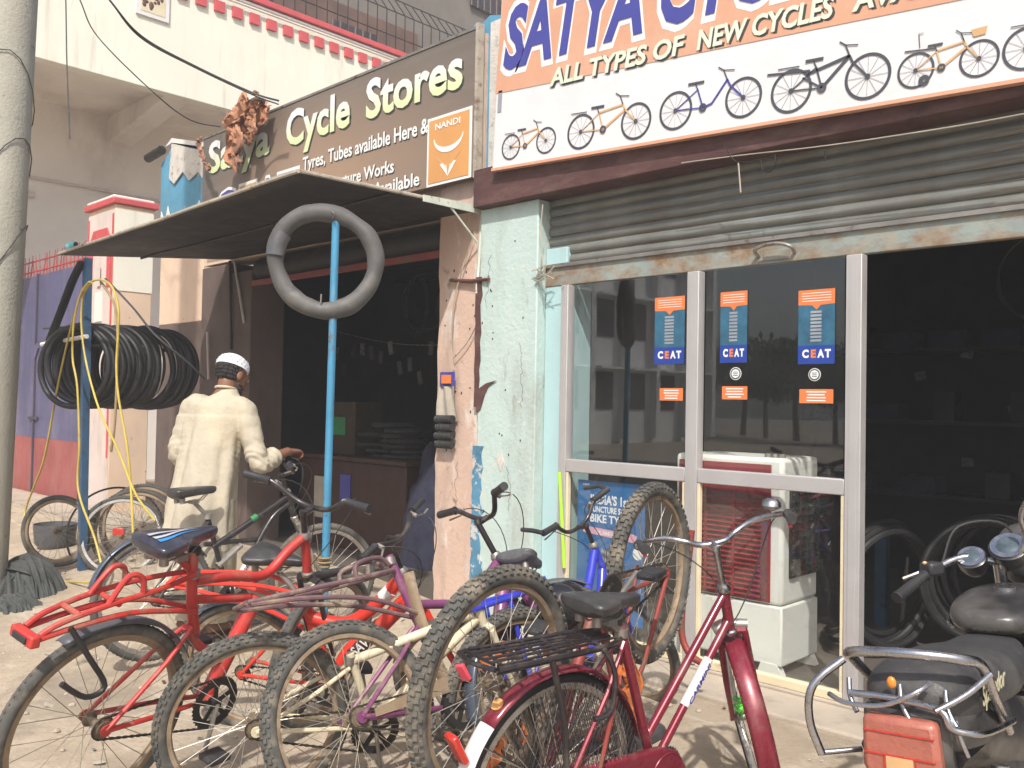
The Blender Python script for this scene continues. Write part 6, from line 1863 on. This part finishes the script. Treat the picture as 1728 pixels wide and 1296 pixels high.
# engine, frame, exhaust, wheels
b = MB(); b.bx(.62, 1.02, -.13, .13, .26, .62); en = part('engine', b, 'dull_steel', Mo, .03)
b = MB()
for i in range(7): b.bx(.80, 1.02, -.11, .11, .64 + i * .026, .648 + i * .026)
part('cooling_fins', b, 'dark_metal', en)
tubes(Mo, 'chassis', [[(-.05, y * .10, .68), (.3, y * .11, .68), (.62, y * .09, .62), (.66, y * .08, .25), (1.05, y * .06, .25), (1.22, 0, .90)] for y in (-1, 1)], 'black_paint', .016)
chrome([(.95, -.16, .45), (.98, -.18, .28), (.6, -.19, .22), (.2, -.20, .26)], .02, 'exhaust_pipe')
chrome([(.30, -.20, .25), (.0, -.205, .30), (-.25, -.21, .34)], .042, 'silencer')
for y in (-.13, .13):
    chrome([(.12, y, .30), (.16, y, .62)], .020, 'shock_absorber')
def moto_wheel(x, nm):
    b = MB(); b.torus((0, 0, 0), .252, .045, 'y', 48, 12, .9)
    for i in range(60):
        a = 2 * PI * i / 60
        b.box((.296 * math.cos(a), .012 * (1 if i % 2 else -1), .296 * math.sin(a)), (.008, .04, .016), Matrix.Rotation(-a, 3, 'Y'))
    w = part(nm, b, 'black_tyre', Mo); w.location = (x, 0, .30)
    b = MB(); b.torus((0, 0, 0), .205, .016, 'y', 40, 8, 1.6); b.lathe([(.05, -.06), (.06, -.03), (.06, .03), (.05, .06)], (0, 0, 0), 'y', 20)
    for i in range(5):
        a = 2 * PI * i / 5
        b.tube([(.04 * math.cos(a), 0, .04 * math.sin(a)), (.2 * math.cos(a), 0, .2 * math.sin(a))], .014, 8)
    part('rim', b, 'dull_steel', w)
moto_wheel(.06, 'rear_wheel'); moto_wheel(1.32, 'front_wheel')
# fork, headlamp, bars, gauges, mirrors
for y in (-.09, .09): chrome([(1.32, y, .30), (1.20, y, .80), (1.15, y, 1.02)], .020, 'fork_leg')
b = MB(); b.grid(lambda u, v: V((1.32 + .33 * math.cos(R_(30 + 130 * u)), (v - .5) * .14, .30 + .33 * math.sin(R_(30 + 130 * u)))), 14, 5); part('front_mudguard', b, 'moto_black', Mo).modifiers.new('s', 'SOLIDIFY').thickness = .004
lp('headlamp', [(1.18, 1.00, .11, .09), (1.26, .99, .125, .12), (1.33, .98, .11, .11), (1.35, .98, .05, .05)], 'moto_black')
hbz = chrome([(.80, .30, .90), (.93, .25, .955), (1.04, .17, 1.0), (1.08, .08, .985), (1.08, -.08, .985), (1.04, -.17, 1.0), (.93, -.25, .955), (.80, -.30, .90)], .012, 'handlebar')
for sd in (1, -1):
    b = MB(); p0, p1 = V((.78, sd * .305, .892)), V((.91, sd * .258, .948))
    b.tube([p0, p0.lerp(p1, .06), p0.lerp(p1, .1), p1, p1.lerp(p0, -.04)], [.020, .020, .017, .0165, .022], 14)
    for i in range(7): b.torus(p0.lerp(p1, .15 + i * .11), .0168, .002, 'x', 14, 4)
    part('grip', b, 'black_plastic', hbz)
    b = MB(); b.box((.945, sd * .24, .97), (.06, .055, .045), Matrix.Rotation(sd * -.5, 3, 'Z')); part('switch_box', b, 'black_plastic', hbz, .01)
    b = MB(); b.tube(crom([(.98, sd * .22, .975), (1.0, sd * .28, .955), (.95, sd * .34, .93)], 4), .006, 7); part('brake_lever', b, 'dull_steel', hbz)
    if sd < 0:
        b = MB(); b.tube(crom([(1.03, .02, 1.0), (1.03, -.015, 1.03), (1.03, -.03, 1.08), (1.02, -.025, 1.14), (1.0, -.06, 1.20), (.99, -.15, 1.26)], 5), .0095, 8); part('mirror_stem', b, 'chrome', hbz)
        b = MB(); b.ellipsoid((.99, -.22, 1.30), (.018, .07, .045)); part('mirror', b, 'moto_black', hbz)
for y, r_ in ((.03, .052), (.145, .042)):
    m3 = Matrix.Rotation(R_(-42), 3, 'Y')
    b = MB(); b.lathe([(r_ * .8, -.05), (r_ * 1.12, -.02), (r_ * 1.15, .012), (r_, .016)], (1.06, y, 1.03 if r_ > .05 else .99), 'z', 28, m3); gg = part('gauge', b, 'moto_black', Mo)
    b = MB(); b.lathe([(r_ * .84, .0165), (r_ * .6, .022), (.002, .024)], (1.06, y, 1.03 if r_ > .05 else .99), 'z', 28, m3); part('gauge_glass', b, 'lens_glass', gg)
    b = MB(); b.torus(V((1.06, y, 1.075)) + m3 @ V((0, 0, .016)), r_, .004, 'z', 28, 6) if False else b.lathe([(r_ * 1.0, .0162), (r_ * 1.02, .020), (r_ * .95, .020)], (1.06, y, 1.03 if r_ > .05 else .99), 'z', 28, m3); part('gauge_rim', b, 'chrome', gg)
for y in (.0, -.05):
    b = MB(); b.lathe([(.016, 0), (.016, .02), (.01, .026)], (1.05, y - .03, 1.0), 'z', 12); part('stem_nut', b, 'chrome', Mo)
b = MB(); b.tube(crom([(1.0, .22, .99), (1.06, .18, 1.10), (1.16, .06, 1.10), (1.2, .02, .95)], 6), .004, 6); part('clutch_cable', b, 'wire', hbz)
b = MB(); b.ellipsoid((.925, .255, .99), (.008, .008, .006)); part('switch_button', b, 'print_orange', hbz)

# ================================================================== THE MAN
Man = thing('person', 'man in long cream kurta and white patterned skullcap seen from behind, hand on a handlebar', 'person', (-5.06, -1.60, -.10), (0, 0, R_(27)))
def ell(b, c, d, m3=None, n=16): b.ellipsoid(c, d, m3, n, 10)
hc = V((.055, .185, 1.555))
tilt = Matrix.Rotation(R_(-24), 3, 'X') @ Matrix.Rotation(R_(-22), 3, 'Z')      # bowed, turned to the right
Hd = lambda p: hc + tilt @ V(p)
b = MB()
ell(b, Hd((0, -.012, .022)), (.078, .098, .098), tilt)            # skull
ell(b, Hd((0, .045, -.03)), (.058, .055, .075), tilt)             # face
ell(b, Hd((0, .055, -.085)), (.040, .038, .035), tilt)            # jaw / chin
ell(b, Hd((0, .100, -.025)), (.013, .020, .026), tilt)            # nose
ell(b, Hd((0, .098, -.064)), (.026, .012, .012), tilt)            # mouth
ell(b, Hd((0, .078, .012)), (.050, .022, .012), tilt)             # brow
for s_ in (-1, 1):
    ell(b, Hd((s_ * .080, .004, -.018)), (.010, .022, .034), tilt)
    ell(b, Hd((s_ * .028, .088, -.004)), (.015, .012, .010), tilt)
b.tube([(.035, .10, 1.38), (.045, .135, 1.45), Hd((0, -.02, -.05))], [.075, .058, .056], 16)
sR, eR, wR = V((.20, .10, 1.355)), V((.335, .07, 1.02)), V((.375, .33, 1.085))
sL, eL, wL = V((-.150, .08, 1.36)), V((-.215, .05, 1.06)), V((-.12, .30, 1.05))
b.tube([(.0, .01, .88), (.01, .04, 1.05), (.03, .085, 1.25), (.035, .105, 1.38)], [.10, .095, .095, .075], 18)
for s0, e0, w0 in ((sR, eR, wR), (sL, eL, wL)):
    b.tube([(.03, .09, 1.34), s0, s0.lerp(e0, .5), e0, e0.lerp(w0, .4), w0], [.06, .05, .043, .036, .035, .026], 14)
for s_ in (-1, 1):
    b.tube([(s_ * .08, 0, .88), (s_ * .10, .02, .50), (s_ * .10, .0, .09)], [.09, .058, .038], 14)
    b.tube([(s_ * .10, -.04, .05), (s_ * .11, .06, .035), (s_ * .12, .15, .022)], [.038, .040, .026], 12)
def hand(b, w, d, up, side, curl, sgn):
    """palm from wrist w along d, knuckle normal up; fingers curl down"""
    d = d.normalized(); side = side.normalized(); up = up.normalized()
    p1 = w + d * .045; p2 = w + d * .085
    rings = []
    for c_, ww, hh in ((w, .025, .020), (w + d * .02, .032, .018), (p1, .040, .017), (p2, .040, .015)):
        rings.append([c_ + side * ww * math.cos(2 * PI * j / 12) + up * hh * math.sin(2 * PI * j / 12) for j in range(12)])
    b.loft(rings)
    for i, L in enumerate((.068, .076, .070, .055)):
        base = p2 + side * (.030 - i * .020) - up * .002
        a = d; pts = [base - d * .012, base]
        for k_, f in enumerate((.45, .32, .23)):
            a = (Matrix.Rotation(-curl * (.8 + .25 * k_), 3, side) @ a) if sgn > 0 else (Matrix.Rotation(curl * (.8 + .25 * k_), 3, side) @ a)
            pts.append(pts[-1] + a * L * f)
        b.tube(pts, [.0095, .0095, .009, .0082, .0065], 8)
    th0 = w + d * .02 + side * .030
    b.tube([th0, th0 + d * .03 + side * .018 - up * .012, th0 + d * .058 + side * .012 - up * .026, th0 + d * .075 - up * .032], [.013, .012, .010, .007], 8)
hand(b, wR, V((.15, .95, -.05)), V((0, -.1, 1)), V((-1, .1, 0)), 1.05, -1)
hand(b, wL, V((.45, .85, -.05)), V((0, 0, 1)), V((1, -.4, 0)), .75, 1)
body = voxel(b, 'body', 'skin', Man, .0055, 2)
# eyes
for s_ in (-1, 1):
    b = MB(); ell(b, Hd((s_ * .028, .097, -.006)), (.009, .006, .006), tilt, 10); part('eye', b, 'white_paint', body)
# hair and beard
b = MB()
rings = []
for i in range(7):
    t = i / 6
    z = -.055 + .13 * t
    rr = math.sqrt(max(0, 1 - ((z - .022) / .104) ** 2))
    rings.append([Hd(((.083 * rr) * math.cos(a), -.012 + .104 * rr * math.sin(a), z)) for a in [R_(172 + 196 * j / 20) for j in range(21)]])
for i in range(6):
    for j in range(20):
        b.add([rings[i][j], rings[i][j + 1], rings[i + 1][j + 1], rings[i + 1][j]], [(0, 1, 2, 3)])
hr = part('hair', b, 'hair', Man); hr.modifiers.new('s', 'SOLIDIFY').thickness = .004
b = MB(); ell(b, Hd((0, .062, -.105)), (.038, .032, .045), tilt); ell(b, Hd((.03, .045, -.08)), (.028, .035, .035), tilt); ell(b, Hd((-.03, .045, -.08)), (.028, .035, .035), tilt)
voxel(b, 'beard', 'hair', Man, .005, 1)
# skullcap
b = MB(); rings = []
for i in range(9):
    t = i / 8
    z = .035 + .090 * math.sin(t * PI / 2)
    rr = math.cos(t * PI / 2 * .97) ** .75
    rings.append([Hd((.087 * rr * math.cos(a), -.014 + .108 * rr * math.sin(a), z)) for a in [2 * PI * j / 28 for j in range(28)]])
b.loft(rings, False, True); cap = part('skullcap', b, 'cap_white', Man)
b = MB()
for i in range(22):
    for zz, off in ((.058, 0), (.078, .5), (.096, 0)):
        a = 2 * PI * (i + off) / 22
        t = math.asin((zz - .035) / .090); rr = math.cos(t * .97) ** .75
        c_ = Hd((.0885 * rr * math.cos(a), -.014 + .1095 * rr * math.sin(a), zz))
        b.ellipsoid(c_, (.0045, .0045, .006), tilt, 5, 4)
part('cap_pattern', b, 'cap_pattern', cap, kind='stuff')
# kurta
random.seed(6)
def kring(z, cx, cy, a, b_, fold):
    rg = []
    for j in range(72):
        t = 2 * PI * j / 72
        f = fold * (math.sin(t * 9 + z * 3 + 1.2) * .5 + math.sin(t * 5 - z * 4) * .5 + noise.noise(V((math.cos(t) * 3, math.sin(t) * 3, z * 1.2))) * 1.6)
        c_, s_ = math.cos(t), math.sin(t)
        rg.append((cx + (a + f) * math.copysign(abs(c_) ** .85, c_), cy + (b_ + f) * math.copysign(abs(s_) ** .9, s_), z))
    return rg
S_ = [(1.462, .045, .135, .062, .058, 0), (1.435, .042, .125, .078, .072, .001), (1.40, .035, .105, .145, .100, .002), (1.36, .03, .09, .182, .114, .003), (1.28, .028, .075, .188, .122, .005), (1.15, .02, .05, .176, .122, .008),
      (1.02, .01, .03, .182, .126, .011), (.90, .0, .015, .190, .136, .014), (.75, -.012, .0, .204, .150, .018), (.55, -.025, -.01, .220, .165, .022), (.38, -.03, -.01, .230, .172, .026), (.26, -.032, -.01, .236, .178, .028)]
b = MB()
zz = []
rg = []
for i in range(len(S_) - 1):
    for k_ in range(5):
        t = k_ / 5
        rg.append(kring(*[S_[i][q] * (1 - t) + S_[i + 1][q] * t for q in range(6)]))
rg.append(kring(*S_[-1]))
b.loft(rg)
for s0, e0, w0, tail in ((sR, eR, wR, .52), (sL, eL, wL, .7)):
    pts = crom([V((.03, .09, 1.36)).lerp(s0, .5), s0 + V((0, 0, -.02)), s0.lerp(e0, .5), e0, e0.lerp(w0, tail * .6), e0.lerp(w0, tail)], 6)
    n = len(pts)
    rad = []
    for i in range(n):
        t = i / (n - 1)
        r0 = .078 * (1 - t) + .050 * t
        if t > .9: r0 += .006
        rad.append(r0 + .006 * math.sin(i * 2.1) * (1 if .45 < t < .95 else .3))
    b.tube(pts, rad, 18)
def wr(co, no):
    q = noise.noise(co * 9) * .005 + noise.noise(V((co.x * 22, co.y * 22, co.z * 7))) * .0035
    # wrinkles gather at the elbow and across the small of the back
    de = (co - eR).length
    if de < .2: q += math.sin((co.z * 1.3 + co.y * .8) * 105 + noise.noise(co * 12) * 4) * .0055 * (1 - de / .2)
    de = (co - eL).length
    if de < .2: q += math.sin((co.z * 1.2 + co.y) * 95 + noise.noise(co * 12) * 4) * .004 * (1 - de / .2)
    q += (1 - abs(noise.noise(V((co.x * 8 + co.z * 1.5, co.y * 8, co.z * 1.6)))) * 3.5) * .004
    q += (1 - abs(noise.noise(V((co.x * 5 - co.z * 2, co.y * 5, co.z * 2.5 + 3)))) * 4) * .0018
    if .5 < co.z < 1.3: q += noise.ridged_multi_fractal(V((co.x * 3, co.y * 3, co.z * 1.1)), 1, 2, 3, 1, 2) * .004
    return co + no * q
ku = voxel(b, 'kurta', 'kurta', Man, .0085, 2, wr)
b = MB(); b.tube([Hd((0, 0, 0)) * 0 + V((.045 + .060 * math.cos(a), .132 + .055 * math.sin(a), 1.468 - .012 * math.sin(a))) for a in [2 * PI * j / 24 for j in range(24)]], .009, 8, True); part('collar', b, 'kurta', ku)
b = MB(); b.tube(crom([(.02, -.140, .80), (.0, -.155, .70), (-.01, -.175, .55), (-.02, -.19, .32)], 5), .006, 6, flat=.5); part('back_seam', b, 'cream_bead', ku)
cw = eR.lerp(wR, .52); dw = (wR - eR).normalized()
b = MB(); b.tube([cw - dw * .012, cw + dw * .004], .059, 20); part('cuff', b, 'kurta', ku, .004)
b = MB()
for s_ in (-1, 1):
    b.tube([(s_ * .085, 0, .8), (s_ * .10, .0, .45), (s_ * .105, -.005, .08)], [.115, .105, .085], 20)
part('trousers', b, 'kurta', Man)
for s_ in (-1, 1):
    b = MB(); b.tube([(s_ * .10, -.06, .0), (s_ * .11, .05, .0), (s_ * .12, .19, .0)], [.045, .050, .035], 12, flat=.3, flatdir=(0, 0, 1)); part('sandal', b, 'sandal', Man)

# ================================================================== ACROSS THE STREET (seen mirrored in the glass)
Op = thing('white_apartment_block', 'white four storey apartment block across the street, seen only mirrored in the glass', 'building')
b = MB(); b.bx(-34, -22, -31.6, -20.2, -.2, 13); part('wall', b, 'far_white', Op)
wm = MB(); wm.bx(0, .05, -.55, .55, 0, 1.5); wme = wm.mesh('window', M['dark_window'], False)
lm = MB(); lm.bx(0, .6, -.9, .9, 0, .1); lme = lm.mesh('sunshade', M['far_white'], False)
fm = MB(); fm.bx(0, .35, -.15, .15, 0, 13); fme = fm.mesh('pilaster', M['far_white'], False)
for i in range(5):
    for j in range(4):
        link(wme, 'window', Op, loc=(-22, -21.6 - i * 2.2, 1.2 + j * 2.9)); link(lme, 'sunshade', Op, loc=(-22, -21.6 - i * 2.2, 2.8 + j * 2.9))
for i in range(6): link(fme, 'pilaster', Op, loc=(-22, -20.5 - i * 2.2, 0))
random.seed(77)
lf_ = MB()
for i in range(1500):
    d = V((random.gauss(0, 1), random.gauss(0, 1), random.gauss(0, 1))).normalized() * random.random() ** .4
    c_ = V((d.x * 1.9, d.y * 1.9, d.z * 1.5)) * (1 + .35 * noise.noise(d * 2.2))
    s_ = random.uniform(.10, .24)
    m3 = Euler((random.random() * 6, random.random() * 6, random.random() * 6)).to_matrix()
    lf_.add([c_ + m3 @ V(q) for q in ((-s_, 0, 0), (0, -s_ * .5, 0), (s_, 0, 0), (0, s_ * .5, 0))], [(0, 1, 2, 3)])
cm_ = lf_.mesh('crown', M['leaf_a'], False)
tk_ = MB(); tk_.tube([(0, 0, 0), (.1, 0, 1.5), (0, .1, 3)], [.16, .12, .08], 8); tkm = tk_.mesh('trunk', M['bark'])
for i, (x, y, s_) in enumerate(((-25.5, -41, 1.15), (-22.5, -38, .95), (-19.8, -36, 1.05), (-17, -34, .9), (-14.5, -35, 1.1), (-11.5, -33, .95), (-8, -34, 1.1), (-4, -33, 1.0))):
    t = thing('street_tree', 'green leafy tree across the street, seen only mirrored in the glass', 'tree', (x, y, -.2), (0, 0, i * 1.3), 'trees across the street', s_)
    link(cm_, 'crown', t, loc=(0, 0, 3.4)); link(tkm, 'trunk', t)

# ================================================================== the dusty street air
b = MB(); b.bx(-125, 125, -125, 125, -1.3, 15.5)
hz = part('haze', b, 'wire', smooth=False)
hm2, hnt, hb_ = newmat('street_haze')
hnt.nodes.remove(hb_)
pv = hnt.nodes.new('ShaderNodeVolumePrincipled')
pv.inputs['Color'].default_value = (.93, .94, .96, 1)
pv.inputs['Density'].default_value = .006
hnt.links.new(pv.outputs[0], hnt.nodes['Material Output'].inputs['Volume'])
hz.data.materials.clear(); hz.data.materials.append(hm2)
hz['kind'] = 'stuff'
